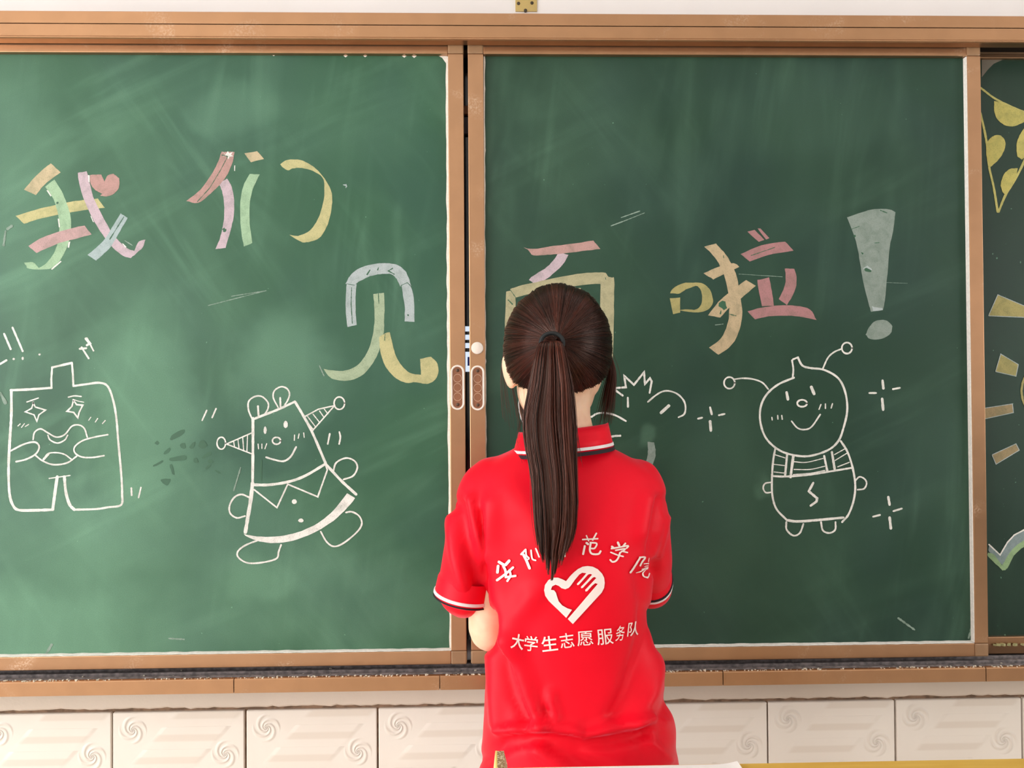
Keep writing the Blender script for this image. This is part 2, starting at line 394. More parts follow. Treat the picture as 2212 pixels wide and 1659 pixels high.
# ------------------------------------------------------------------ chalk tools (flat marks on a board plane)
_lay = [0]
def next_off(base):
    _lay[0] += 1
    return base - 0.00025 - 0.000012 * (_lay[0] % 60)
def cr(pts, n=6):
    if len(pts) < 3: return [Vector(p) for p in pts]
    p = [Vector(q) for q in pts]; out = []
    for i in range(len(p) - 1):
        a = p[i - 1] if i else p[0] * 2 - p[1]; b, c = p[i], p[i + 1]; d = p[i + 2] if i + 2 < len(p) else p[-1] * 2 - p[-2]
        for k in range(n):
            s = k / n
            out.append(0.5 * ((2 * b) + (c - a) * s + (2 * a - 5 * b + 4 * c - d) * s * s + (3 * b - a - 3 * c + d) * s ** 3))
    out.append(p[-1]); return out
def dens_line(pts, step):
    out = [Vector(pts[0])]
    for a, b in zip(pts[:-1], pts[1:]):
        a, b = Vector(a), Vector(b); n = max(1, int((b - a).length / step))
        for k in range(1, n + 1): out.append(a.lerp(b, k / n))
    return out
def soften(pts, keep):
    """closed outline rounded with a spline, but for corners that turn by more than keep degrees"""
    p = [Vector(q) for q in pts]; n = len(p); out = []
    def turn(i):
        a, b = p[i] - p[i - 1], p[(i + 1) % n] - p[i]
        return math.degrees(a.angle(b, 0.0))
    sharp = [turn(i) > keep for i in range(n)]
    for i in range(n):
        b, c = p[i], p[(i + 1) % n]
        a = b * 2 - c if sharp[i] else p[i - 1]; d = c * 2 - b if sharp[(i + 1) % n] else p[(i + 2) % n]
        for k in range(4):
            s_ = k / 4
            out.append(0.5 * ((2 * b) + (c - a) * s_ + (2 * a - 5 * b + 4 * c - d) * s_ * s_ + (3 * b - a - 3 * c + d) * s_ ** 3))
    out.append(out[0]); return out
class Flat:
    """collects flat marks given in photograph pixels and lays them on the plane y = Y"""
    def __init__(self, Y): self.v, self.f, self.fm, self.mats, self.Y = [], [], [], [], Y
    def mi(self, m):
        if m not in self.mats: self.mats.append(m)
        return self.mats.index(m)
    def add(self, pts, faces, m, off):
        b = len(self.v); k = self.mi(m)
        for p in pts:
            q = P(p[0], p[1], self.Y); self.v.append((q.x, off, q.z))
        for f in faces: self.f.append(tuple(b + i for i in f)); self.fm.append(k)
    def poly(self, pts, m, jit=0.5):
        off = next_off(self.Y)
        pts = dens_line(soften(pts, 180 if m is MAT['clean'] else 50), 9)[:-1] if len(pts) > 5 or m is MAT['clean'] else dens_line(list(pts) + [pts[0]], 9)[:-1]
        pts = [(p.x + random.uniform(-jit, jit), p.y + random.uniform(-jit, jit)) for p in pts]
        tris = tessellate_polygon([[Vector((p[0], p[1], 0)) for p in pts]])
        self.add(pts, [tuple(t) for t in tris], m, off)
    def line(self, pts, wd, m, smooth=True, jit=0.13):
        off = next_off(self.Y)
        pts = cr(pts) if smooth else [Vector(p) for p in pts]
        pts = [p for i, p in enumerate(pts) if i == 0 or (p - pts[i - 1]).length > 1e-3]
        d0 = (pts[1] - pts[0]).normalized(); d1 = (pts[-1] - pts[-2]).normalized()
        corners = set() if smooth else {(round(p.x, 3), round(p.y, 3)) for p in pts[1:-1]}
        pts = dens_line(pts, max(3.0, wd * 0.8)); n = len(pts); A, B = [], []
        pts = [pts[0] - d0 * wd * 0.42] + pts + [pts[-1] + d1 * wd * 0.42]; n += 2
        for i, p in enumerate(pts):
            a = (p - pts[i - 1]).normalized() if i else d0; b = (pts[i + 1] - p).normalized() if i < n - 1 else d1
            na, nb = Vector((-a.y, a.x)), Vector((-b.y, b.x)); nn = na + nb
            nn = nn.normalized() if nn.length > 0.2 else na
            k = min(2.2, 1 / max(0.3, nn.dot(na)))
            r = wd * 0.5 * (1 + random.uniform(-jit, jit)) * k * (0.55 if i in (0, n - 1) else 1)
            A.append(p + nn * r); B.append(p - nn * r)
        self.add(A + B, [(i, i + 1, n + i + 1, n + i) for i in range(n - 1)], m, off)
    def ell(self, cx, cy, rx, ry, m, wd=None, rot=0):
        pts = []
        for k in range(25):
            a = k / 24 * 2 * math.pi; x, y = rx * math.cos(a), ry * math.sin(a)
            pts.append((cx + x * math.cos(rot) - y * math.sin(rot), cy + x * math.sin(rot) + y * math.cos(rot)))
        if wd: self.line(pts, wd, m, False)
        else: self.poly(pts[:-1], m)
    def done(self, name, parent, label=None):
        o = link_mesh(name, self.v, self.f, self.mats, parent, fm=self.fm)
        # every face should look at the room
        bm = bmesh.new(); bm.from_mesh(o.data)
        for q in bm.faces:
            q.normal_update()
            if q.normal.y > 0: q.normal_flip()
        bm.to_mesh(o.data); bm.free()
        if label: o['label'] = label
        return o
def T(off, s): return lambda pts: [(off[0] + x * s, off[1] + y * s) for x, y in pts]

# ------------------------------------------------------------------ the sliding boards
def seal(name, pts, wd, parent, Y, amp=0.6, step=7, drip=0.0):
    """ragged bead of white sealant along a board edge (pixels)"""
    F = Flat(Y); off = Y - 0.0003 - random.uniform(0, 0.0001)
    pts = dens_line(pts, step); n = len(pts); A, B = [], []
    for i, p in enumerate(pts):
        d = (pts[min(i + 1, n - 1)] - pts[max(i - 1, 0)]).normalized(); nn = Vector((-d.y, d.x))
        w_ = wd * (1 + amp * mnoise.noise((p.x * 0.035, p.y * 0.035, wd))) + (drip * max(0, mnoise.noise((p.x * 0.09, p.y * 0.09, 4)) - 0.35) * 20)
        A.append(p - nn * wd * 0.7); B.append(p + nn * max(0.25, w_))
    F.add([(p.x, p.y) for p in A + B], [(i, i + 1, n + i + 1, n + i) for i in range(n - 1)], MAT['seal'], off)
    return F.done(name, parent)

def sliding_board(label, x_out0, x_in0, x_in1, x_out1, bmat, ztop_o, ztop_i, zbot_i, zbot_o, Y, frame_h=0.012, thick=0.030, cat='blackboard'):
    root = tag(empty('sliding_blackboard'), label, cat)
    ys = Y - frame_h; yb = ys + thick
    box('writing_surface', x_in0 - 0.004, x_in1 + 0.004, Y, Y + 0.008, zbot_i - 0.004, ztop_i + 0.004, bmat, root)
    box('stile', x_out0, x_in0, ys, yb, zbot_i, ztop_i, MAT['frame'], root, 0.0014)
    box('stile', x_in1, x_out1, ys, yb, zbot_i, ztop_i, MAT['frame'], root, 0.0014)
    box('top_rail', x_in0, x_in1, ys + 0.001, yb, ztop_i, ztop_o, MAT['frame'], root, 0.0014)
    box('bottom_rail', x_in0, x_in1, ys + 0.001, yb, zbot_o, zbot_i, MAT['frame'], root, 0.0014)
    for (a, b) in ((x_out0, x_in0), (x_in1, x_out1)):
        for (c, d) in ((ztop_i, ztop_o), (zbot_o, zbot_i)):
            o = box('corner_cap', a - 0.0004, b + 0.0002, ys - 0.0006, yb, c, d, MAT['cap'], root, 0.003)
    return root
zo_t = zfit([(0, 88), (1000, 92), (2100, 92)], YS) + 0.004
zi_t = zfit([(0, 111), (950, 118), (1050, 118), (2080, 117)], YS)
zi_b = zfit([(0, 1424), (960, 1407), (1415, 1396), (2100, 1390)], YS)
zo_b = zfit([(0, 1457), (1000, 1434), (1420, 1426), (2100, 1417)], YS)
wide = xat(2127, YS) - xat(1014, YS)
LB = sliding_board('dusty green sliding blackboard with the colourful characters and two doodle figures, beside the dark gap', xat(1004.5, YS) - wide, xat(1004.5, YS) - wide + 0.031, xat(971, YS), xat(1004.5, YS), MAT['board_a'], zo_t, zi_t, zi_b, zo_b, 0.0)
RB = sliding_board('green sliding blackboard behind the person, with a blue-grey exclamation mark drawn on it', xat(1014, YS), xat(1048, YS), xat(2098, YS), xat(2127, YS), MAT['board_b'], zo_t, zi_t, zi_b, zo_b, 0.0)
zr_t, zr_ti = zfit([(2160, 116)], YR - 0.01), zfit([(2160, 125)], YR - 0.01)
zr_b, zr_bi = zfit([(2170, 1413)], YR - 0.01), zfit([(2170, 1376)], YR - 0.01)
KB = sliding_board('darker rear blackboard set back at the edge, with yellow chalk bulbs and sun rays', xat(2080, YR), xat(2105, YR), xat(3180, YR), xat(3212, YR), MAT['board_c'], zr_t, zr_ti, zr_bi, zr_b, YR, 0.010, 0.026)
box('header_rail', XL, XR, 0.034, R_['y1'] - 0.004, zr_t + 0.001, z_c + 0.012, MAT['cap'], bf)
# plain rear panel fixed behind the left-hand end of the run
xl0, xl1 = xat(-1160, YR), xat(-60, YR)
box('rear_panel', xl0 + 0.03, xl1, YR, YR + 0.008, zr_bi, zr_ti, MAT['board_c'], bf)
box('rear_panel_stile', xl0, xl0 + 0.03, YR - 0.010, YR + 0.016, zr_b, zr_t, MAT['frame'], bf, 0.0014)
box('rear_panel_rail', xl0 + 0.03, xl1, YR - 0.009, YR + 0.016, zr_ti, zr_t, MAT['frame'], bf, 0.0014)
box('rear_panel_rail', xl0 + 0.03, xl1, YR - 0.009, YR + 0.016, zr_b, zr_bi, MAT['frame'], bf, 0.0014)
# sealant
seal('edge_sealant', [(967.5, 122), (969, 500), (971.5, 900), (975.5, 1404)], 4.4, LB, 0.0, 0.35)
seal('edge_sealant', [(980, 1405.5), (500, 1413), (0, 1422), (-100, 1424)], 4.0, LB, 0.0, 0.45)
seal('edge_sealant', [(-100, 110), (0, 111.5), (500, 115.5), (965, 119)][::1], 1.2, LB, 0.0, 0.9, drip=1.2)
seal('edge_sealant', [(1054, 1397), (1048.5, 900), (1046.5, 500), (1046, 122)], 1.7, RB, 0.0, 1.0, drip=0.5)
seal('edge_sealant', [(2106, 1389), (1700, 1392), (1400, 1396), (1050, 1402)], 3.4, RB, 0.0, 0.45)
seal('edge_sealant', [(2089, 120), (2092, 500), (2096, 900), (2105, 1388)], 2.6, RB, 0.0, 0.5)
seal('edge_sealant', [(1048, 118.5), (1500, 118.5), (2088, 117.5)], 0.7, RB, 0.0, 0.9, drip=0.7)
F = Flat(0.0)
F.poly([(942, 118), (966, 118), (967, 146), (963, 136), (955, 125)], MAT['seal'], 0.2); F.done('corner_sealant', LB)
for q in ([(2078, 119), (2089, 119), (2090, 135), (2086, 126)], [(2092, 1386), (2105, 1376), (2106, 1389)]):
    F = Flat(0.0); F.poly(q, MAT['seal'], 0.2); F.done('corner_sealant', RB)
# chalk dust caught on the bottom rails and the sealed inner side of the far stile
for par, xa_, xb_ in ((LB, xat(1004.5, YS) - wide + 0.031, xat(971, YS)), (RB, xat(1048, YS), xat(2098, YS))):
    v, f = [], []; n_ = 260
    for i in range(n_ + 1):
        x = xa_ + (xb_ - xa_) * i / n_; e = -0.0098 + 0.0022 * mnoise.noise((x * 60, 3, 1)); h_ = 0.0016 + 0.0011 * mnoise.noise((x * 45, 8, 2))
        v += [(x, e, zi_b + 0.0001), (x, e + 0.002, zi_b + h_ * 0.7), (x, -0.0002, zi_b + h_ + 0.001)]
        if i: b0 = 3 * i; f += [(b0 - 3, b0, b0 + 1, b0 - 2), (b0 - 2, b0 + 1, b0 + 2, b0 - 1)]
    link_mesh('dust_ledge', v, f, MAT['seal'], par)
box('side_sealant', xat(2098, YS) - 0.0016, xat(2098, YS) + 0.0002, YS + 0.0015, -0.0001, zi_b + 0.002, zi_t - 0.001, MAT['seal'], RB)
# pull handles
MAT['cup'] = plain('brown_handle_cup', lin(142, 90, 60), 0.45)
MAT['ring'] = plain('chalk_whitened_rim', lin(240, 226, 212), 0.7)
MAT['ring2'] = plain('dusty_finger_ring', lin(205, 168, 140), 0.6)
MAT['screw'] = plain('dark_screw', lin(90, 70, 56), 0.4, 0.6)
def stadium(cx, cz, w_, h_, n=10):
    r = w_ / 2; d = h_ / 2 - r; out = []
    for k in range(n + 1):
        a = math.pi * k / n; out.append((cx + r * math.cos(a), cz + d + r * math.sin(a)))
    for k in range(n + 1):
        a = math.pi + math.pi * k / n; out.append((cx + r * math.cos(a), cz - d + r * math.sin(a)))
    return out
def loft(bm, rings, close=True, cap0=False, cap1=False):
    vs = [[bm.verts.new(p) for p in r] for r in rings]
    n = len(vs[0])
    for a, b in zip(vs[:-1], vs[1:]):
        for i in range(n if close else n - 1):
            j = (i + 1) % n; bm.faces.new((a[i], a[j], b[j], b[i]))
    if cap0: bm.faces.new(vs[0][::-1])
    if cap1: bm.faces.new(vs[-1])
def disc(name, x, z, r, y0, y1, m, parent, n=20):
    bm = bmesh.new()
    ring = lambda rr, y: [(x + rr * math.cos(6.2832 * k / n), y, z + rr * math.sin(6.2832 * k / n)) for k in range(n)]
    loft(bm, [ring(r, y1), ring(r, y0 + r * 0.12), ring(r * 0.88, y0)], cap0=True, cap1=True)
    return link_bm(name, bm, m, parent, True)
def pull_handle(parent, pxc, pyc):
    c = P(pxc, pyc, YS); x, z = c.x, c.z; wd, hd = 0.0255, 0.0880
    root = empty('pull_handle', parent=parent)
    st = lambda dw, y: [(a, y, b) for a, b in stadium(x, z, wd + dw, hd + dw)]
    bm = bmesh.new(); loft(bm, [st(0.002, YS), st(0.001, YS - 0.003), st(-0.003, YS - 0.0034), st(-0.006, YS - 0.001)])
    link_bm('rim', bm, MAT['ring'], root, True)
    bm = bmesh.new(); loft(bm, [st(-0.006, YS - 0.0012), st(-0.008, YS - 0.0008)], cap1=True)
    link_bm('cup', bm, MAT['cup'], root)
    for k in (-1, 0, 1):
        zz = z + k * 0.0185; bm = bmesh.new(); n = 20
        ring = lambda r, y: [(x + r * math.cos(6.2832 * i / n), y, zz + r * math.sin(6.2832 * i / n)) for i in range(n)]
        loft(bm, [ring(0.0084, YS - 0.0008), ring(0.0080, YS - 0.0016), ring(0.0074, YS - 0.0009)])
        link_bm('finger_ring', bm, MAT['ring2'], root, True)
    for k in (-1, 1): disc('screw', x, z + k * 0.034, 0.0032, YS - 0.0022, YS, MAT['screw'], root)
    return root
pull_handle(LB, 988.5, 837); pull_handle(RB, 1032, 838)
c = P(1031, 752, YS); disc('lock_knob', c.x, c.z, 0.0122, YS - 0.005, YS, MAT['ring'], RB)
# dark monitor behind the gap
mon = tag(empty('wall_monitor'), 'black flat panel glimpsed through the narrow gap between the two green boards', 'monitor')
xm0, xm1 = xat(500, 0.06), xat(1600, 0.06)
box('screen', xm0, xm1, 0.054, 0.070, zfit([(1008, 1380)], .06), zfit([(1008, 128)], .06), MAT['screen'], mon)
MAT['sticker'] = plain('lit_screen_white', lin(235, 240, 255), 0.5); MAT['navy'] = plain('lit_screen_navy', lin(16, 22, 66), 0.5)
for k_, c_, e_ in (('sticker', (0.72, 0.84, 1, 1), 0.95), ('navy', (0.01, 0.02, 0.12, 1), 0.6)):
    b_ = MAT[k_].node_tree.nodes['Principled BSDF']; b_.inputs['Emission Color'].default_value = c_; b_.inputs['Emission Strength'].default_value = e_
stk = empty('screen_graphic', parent=mon); stk['label'] = 'lit white and navy bars showing on the screen'
for (a, b) in ((705, 716), (723, 734), (741, 752), (760, 803)):
    F = Flat(0.0535); F.poly([(990, a), (1040, a), (1040, b), (990, b)], MAT['sticker'], 0); F.done('white_band', stk)
F = Flat(0.0535); F.poly([(1010, 771), (1017, 771), (1017, 790), (1010, 790)], MAT['navy'], 0); F.done('navy_band', stk)
MAT['amber'] = plain('amber_block', lin(190, 120, 70), 0.5); MAT['mauvegrey'] = plain('grey_block', lin(110, 96, 100), 0.5)
box('latch_block', xat(985, .04), xat(1040, .04), 0.040, 0.053, P(1006, 246, .04).z, P(1006, 228, .04).z, MAT['amber'], mon, 0.001)
box('latch_body', xat(985, .04), xat(1040, .04), 0.042, 0.053, P(1006, 288, .04).z, P(1006, 252, .04).z, MAT['mauvegrey'], mon, 0.001)

# ------------------------------------------------------------------ chalk lettering
def char(parent, label, strokes, tf, Y=0.0, lines=()):
    _lay[0] = 0; root = empty('chalk_character', parent=parent); root['label'] = label
    for col, pts in strokes:
        F = Flat(Y); F.poly(tf(pts), CH[col], 0.45); F.done('chalk_stroke', root)
    for wd, pts in lines:
        F = Flat(Y); F.line(tf(pts), wd, MAT['clean'], False, 0.5); F.done('bare_scratch', root)
    return root
t1 = T((0, 300), 500 / 2212)
char(LB, 'multicoloured chalk character with a heart for its dot', [
    ('yellow', [(150, 737), (330, 680), (480, 645), (640, 607), (800, 585), (935, 570), (1005, 660), (850, 675), (640, 710), (480, 740), (340, 775), (232, 812)]),
    ('green', [(520, 390), (590, 500), (640, 620), (675, 740), (680, 860), (660, 980), (620, 1080), (560, 1180), (470, 1243), (285, 1243), (250, 1210), (230, 1183), (315, 1180), (372, 1232), (430, 1200), (500, 1120), (545, 1020), (565, 920), (565, 820), (550, 700), (520, 600), (480, 520), (430, 460)]),
    ('tan', [(230, 485), (330, 370), (420, 285), (487, 235), (582, 320), (470, 400), (410, 455), (345, 537)]),
    ('pink', [(272, 1025), (380, 955), (520, 900), (680, 855), (808, 828), (877, 915), (740, 950), (600, 985), (460, 1040), (350, 1090)]),
    ('mauve', [(745, 325), (830, 310), (860, 430), (890, 550), (950, 680), (1010, 790), (1070, 900), (1140, 980), (1210, 1045), (1285, 1070), (1325, 985), (1390, 962), (1370, 1030), (1320, 1080), (1250, 1140), (1180, 1120), (1080, 1040), (1000, 940), (920, 820), (850, 690), (790, 540), (755, 420)]),
    ('blue', [(1155, 712), (1222, 755), (1150, 880), (1060, 1030), (980, 1110), (918, 1165), (838, 1110), (920, 1040), (1000, 960), (1070, 850)]),
    ('salmon', [(862, 345), (970, 340), (998, 410), (1030, 350), (1085, 335), (1140, 375), (1140, 450), (1105, 510), (1035, 548), (960, 545), (975, 525), (910, 490), (865, 420)]),
    ('white', [(445, 490), (458, 492), (492, 545), (484, 550)]), ('white', [(552, 762), (565, 765), (575, 845), (562, 845)]), ('white', [(655, 985), (672, 980), (662, 1040), (648, 1040)]),
    ('white', [(580, 1165), (588, 1172), (500, 1250), (488, 1245)]), ('white', [(842, 345), (856, 350), (860, 415), (848, 410)]), ('white', [(862, 735), (872, 738), (900, 795), (890, 795)]), ('white', [(1165, 1000), (1180, 1003), (1210, 1035), (1195, 1037)]),
], t1, lines=[(2.0, [(1185, 745), (1050, 960)]), (1.4, [(905, 490), (975, 528)]), (4.5, [(548, 610), (551, 613)])])
t2 = T((380, 300), 620 / 2212)
char(LB, 'chalk character with a pink slash, green stroke and yellow hook', [
    ('mauve', [(330, 345), (395, 305), (430, 370), (448, 480), (445, 600), (420, 710), (383, 840), (305, 850), (345, 750), (370, 620), (372, 500), (355, 400)]),
    ('salmon', [(80, 478), (190, 390), (270, 280), (320, 190), (352, 100), (452, 100), (440, 170), (400, 270), (340, 350), (270, 420), (172, 493)]),
    ('tan', [(528, 112), (625, 95), (678, 155), (578, 180)]),
    ('green', [(570, 270), (645, 275), (600, 370), (575, 460), (568, 560), (572, 680), (590, 803), (525, 830), (505, 720), (495, 580), (500, 450), (530, 340)]),
    ('yellow', [(805, 195), (840, 170), (900, 158), (980, 170), (1060, 215), (1130, 285), (1185, 370), (1203, 440), (1200, 540), (1170, 660), (1120, 750), (1060, 785), (990, 798), (950, 785), (876, 740), (940, 748), (1020, 715), (1070, 660), (1110, 580), (1140, 470), (1145, 380), (1130, 300), (1060, 250), (970, 225), (900, 228), (865, 242), (825, 222)]),
    ('white', [(450, 205), (456, 205), (458, 248), (450, 248)]), ('white', [(358, 100), (385, 118), (400, 95), (412, 112), (440, 98), (425, 122), (445, 135), (415, 138), (405, 158), (393, 138), (362, 132), (385, 124)]),
    ('silver', [(1288, 352), (1312, 348), (1322, 368), (1308, 380), (1310, 364), (1292, 358)]),
], t2, lines=[(1.5, [(400, 135), (345, 240), (260, 380), (165, 485)]), (2.0, [(355, 125), (395, 135)]), (8.5, [(372, 700), (376, 705)])])
t3 = T((660, 540), 400 / 2212)
char(LB, 'chalk character with a silver arch over green and yellow legs', [
    ('silver', [(490, 410), (612, 410), (600, 530), (598, 700), (610, 895), (500, 922), (482, 750), (482, 560)]),
    ('silver', [(1145, 425), (1220, 385), (1270, 470), (1298, 620), (1300, 860), (1185, 852), (1185, 680), (1165, 540)]),
    ('silver', [(480, 405), (530, 310), (620, 230), (750, 180), (880, 160), (1000, 160), (1110, 185), (1190, 250), (1230, 330), (1265, 440), (1215, 395), (1130, 435), (1090, 350), (1030, 290), (920, 285), (800, 305), (700, 345), (620, 390), (580, 440)]),
    ('lime', [(810, 525), (935, 510), (945, 640), (940, 820), (935, 980), (890, 1170), (830, 1310), (700, 1480), (540, 1555), (400, 1557), (290, 1520), (215, 1420), (330, 1440), (480, 1440), (600, 1390), (690, 1300), (760, 1170), (805, 1000), (825, 830), (820, 650)]),
    ('yellow', [(880, 1040), (945, 1000), (1005, 980), (1040, 1130), (1080, 1270), (1150, 1380), (1250, 1470), (1380, 1490), (1370, 1300), (1500, 1275), (1565, 1340), (1590, 1430), (1570, 1520), (1510, 1580), (1430, 1600), (1320, 1580), (1200, 1585), (1080, 1530), (980, 1430), (920, 1310), (890, 1180)]),
], t3, lines=[(1.6, [(550, 450), (545, 650), (560, 880)]), (2.4, [(770, 240), (735, 295)]), (2.4, [(870, 215), (862, 240)]), (2.6, [(1040, 220), (990, 250), (1060, 290)]), (1.4, [(585, 420), (490, 405)]), (1.4, [(1140, 425), (1215, 390), (1262, 435)]), (4, [(1224, 776), (1226, 780)]), (1.6, [(870, 520), (876, 640)]), (1.6, [(950, 1010), (945, 1080)])])
t6 = T((1050, 480), 400 / 2212)
char(RB, 'khaki box-shaped chalk character partly hidden by the head', [
    ('mauve', [(870, 360), (985, 390), (920, 500), (820, 600), (700, 690), (560, 725), (512, 690), (560, 640), (700, 555), (800, 460)]),
    ('salmon', [(450, 300), (560, 320), (800, 285), (1000, 262), (1280, 218), (1365, 320), (1150, 345), (860, 380), (700, 392), (560, 395), (510, 340)]),
    ('khaki', [(240, 830), (300, 815), (350, 900), (345, 1250), (350, 1650), (240, 1650), (225, 1250)]),
    ('khaki', [(285, 800), (400, 760), (600, 715), (900, 650), (1150, 610), (1350, 600), (1430, 605), (1470, 665), (1370, 660), (1365, 735), (1150, 750), (900, 790), (600, 840), (350, 900)]),
    ('khaki', [(1365, 655), (1500, 660), (1530, 690), (1528, 1000), (1525, 1300), (1510, 1650), (1380, 1650), (1365, 1200)]),
    ('khaki', [(1040, 795), (1130, 785), (1148, 850), (1150, 1650), (1040, 1650)]), ('khaki', [(640, 800), (740, 800), (740, 1650), (640, 1650)]), ('khaki', [(300, 1650), (1460, 1650), (1460, 1740), (300, 1740)]),
], t6, lines=[(1.4, [(290, 810), (365, 915)]), (2.5, [(265, 930), (315, 980)]), (1.5, [(1425, 665), (1430, 685)])])
t7 = T((1400, 430), 600 / 2212)
char(RB, 'tan, yellow and rose chalk character beside the exclamation mark', [
    ('ochre', [(175, 750), (200, 710), (280, 670), (360, 665), (440, 675), (490, 720), (515, 790), (510, 840), (470, 885), (400, 903), (330, 900), (250, 885), (310, 878), (380, 880), (420, 840), (430, 770), (410, 710), (380, 690), (300, 720), (250, 752)]),
    ('ochre', [(172, 792), (255, 783), (255, 905), (200, 917)]),
    ('sand', [(440, 592), (570, 535), (680, 510), (725, 540), (600, 600), (520, 640)]),
    ('sand', [(445, 380), (540, 355), (600, 420), (650, 490), (690, 570), (715, 660), (735, 780), (750, 900), (735, 1010), (700, 1110), (640, 1185), (560, 1240), (485, 1185), (580, 1110), (630, 1000), (645, 900), (640, 760), (610, 620), (560, 510), (500, 430)]),
    ('sand', [(478, 925), (560, 820), (650, 740), (780, 645), (858, 690), (740, 790), (650, 860), (575, 945)]),
    ('rose', [(790, 258), (850, 245), (925, 325), (880, 342)]), ('rose', [(870, 235), (895, 235), (965, 310), (940, 322)]),
    ('rose', [(735, 440), (900, 370), (1090, 338), (1158, 412), (960, 445), (810, 497)]),
    ('rose', [(868, 645), (962, 625), (985, 730), (1000, 850), (905, 855), (885, 750)]),
    ('rose', [(1088, 552), (1165, 555), (1183, 640), (1165, 740), (1105, 845), (1040, 795), (1085, 700), (1095, 620)]),
    ('rose', [(790, 895), (900, 865), (1040, 848), (1180, 850), (1290, 880), (1340, 965), (1200, 935), (1080, 928), (960, 935), (850, 958)]),
], t7, lines=[(13, [(588, 835), (605, 860)]), (2.5, [(580, 890), (575, 915)]), (1.4, [(820, 450), (1010, 385)]), (1.4, [(600, 450), (602, 470)]), (1.6, [(640, 915), (700, 930)])])
char(RB, 'tall blue-grey chalk exclamation mark with a smudged dot', [
    ('grey', [(1583, 145), (1700, 105), (1800, 80), (1920, 82), (1970, 105), (1950, 260), (1925, 380), (1905, 600), (1885, 800), (1870, 885), (1775, 898), (1755, 830), (1710, 640), (1665, 380), (1620, 240)]),
    ('grey', [(1732, 1080), (1760, 1020), (1810, 970), (1890, 965), (1945, 1010), (1930, 1070), (1860, 1112), (1770, 1115)]),
    ('silver', [(1780, 850), (1800, 860), (1865, 868), (1868, 885), (1790, 893)]), ('silver', [(1712, 550), (1745, 530), (1782, 560), (1770, 582), (1740, 545), (1715, 560)]),
], t7, lines=[(8, [(1735, 562), (1765, 572)]), (4.5, [(1644, 293), (1646, 296)]), (5, [(1703, 430), (1706, 433)]), (1.4, [(1620, 240), (1680, 218)]), (1.4, [(1800, 350), (1840, 348)]), (2, [(1850, 90), (1900, 110)])])

# ------------------------------------------------------------------ chalk doodles
def doodle(name, parent, label, tf, sc, lines=(), polys=(), ells=(), col='white', Y=0.0):
    _lay[0] = 0; sc_, sc = sc, sc * 0.94
    if name in ('chalk_marks', 'chalk_sparkle'):
        root = empty(name, parent=parent); root['label'] = label
        for wd, pts, sm in lines:
            F = Flat(Y); F.line(tf(pts), wd * sc, CH[col], sm); F.done('chalk_dash', root)
        for (cx, cy, rx, ry, wd) in ells:
            (ax, ay), = tf([(cx, cy)]); F = Flat(Y); F.ell(ax, ay, rx * sc_, ry * sc_, CH[col]); F.done('chalk_dot', root)
        return root
    F = Flat(Y)
    for wd, pts, sm in lines: F.line(tf(pts), wd * sc, CH[col], sm)
    for pts in polys: F.poly(tf(pts), CH[col])
    for (cx, cy, rx, ry, wd) in ells:
        (ax, ay), = tf([(cx, cy)]); F.ell(ax, ay, rx * sc_, ry * sc_, CH[col], wd * sc if wd else None)
    return F.done(name, parent, label)
s4 = 400 / 1543; t4 = T((0, 690), s4)
W = lambda w_, pts, sm=True: (w_, pts, sm)
doodle('chalk_doodle', LB, 'white chalk doodle of a boxy figure with star eyes', t4, s4, [
    W(22, [(90, 590), (250, 583), (430, 570)]), W(18, [(430, 570), (428, 500), (435, 400)], False), W(20, [(435, 400), (600, 362)], False), W(18, [(600, 362), (608, 460), (612, 555)], False),
    W(19, [(612, 555), (720, 540), (830, 528), (900, 560), (945, 680), (970, 820), (985, 1000), (1005, 1220), (1015, 1350), (1018, 1450), (1010, 1545), (900, 1565), (800, 1580), (620, 1585)]),
    W(26, [(620, 1585), (580, 1540), (550, 1440), (537, 1310)]),
    W(24, [(95, 590), (95, 800), (80, 1050), (72, 1250), (80, 1450), (110, 1550), (160, 1588), (300, 1590), (440, 1585)]), W(26, [(440, 1585), (458, 1450), (478, 1310)]), W(10, [(410, 1325), (585, 1300)]),
    W(12, [(275, 690), (295, 730), (380, 755), (325, 795), (308, 850), (285, 795), (212, 770), (265, 740), (280, 690)], False), W(12, [(225, 688), (320, 655)]),
    W(14, [(610, 670), (640, 710), (690, 715), (660, 775), (650, 820), (615, 775), (560, 765), (600, 725), (612, 680)], False), W(12, [(570, 648), (620, 637), (678, 642)]), W(7, [(610, 665), (650, 680), (700, 690)]),
    W(9, [(150, 888), (170, 870)]), W(9, [(180, 900), (205, 868)]), W(9, [(212, 892), (240, 875)]), W(9, [(740, 840), (758, 815)]), W(9, [(795, 855), (815, 825)]), W(9, [(855, 868), (878, 842)]),
    W(14, [(277, 1000), (290, 940), (340, 912), (400, 945), (470, 980), (540, 960), (600, 890), (660, 880), (705, 910), (728, 980)]), W(13, [(400, 965), (420, 1005), (480, 1030), (540, 1005), (565, 965)]),
    W(16, [(90, 1095), (200, 1040), (290, 1022), (328, 1060), (300, 1120), (220, 1165), (135, 1185)]), W(14, [(900, 960), (790, 980), (690, 1010), (625, 1060), (625, 1110), (680, 1145), (770, 1150), (868, 1135)]),
    W(14, [(300, 1135), (360, 1180), (450, 1210), (560, 1195), (640, 1140)]), W(13, [(360, 1175), (400, 1120), (470, 1110), (540, 1125), (595, 1165)]), W(22, [(365, 1165), (405, 1122)]),
])
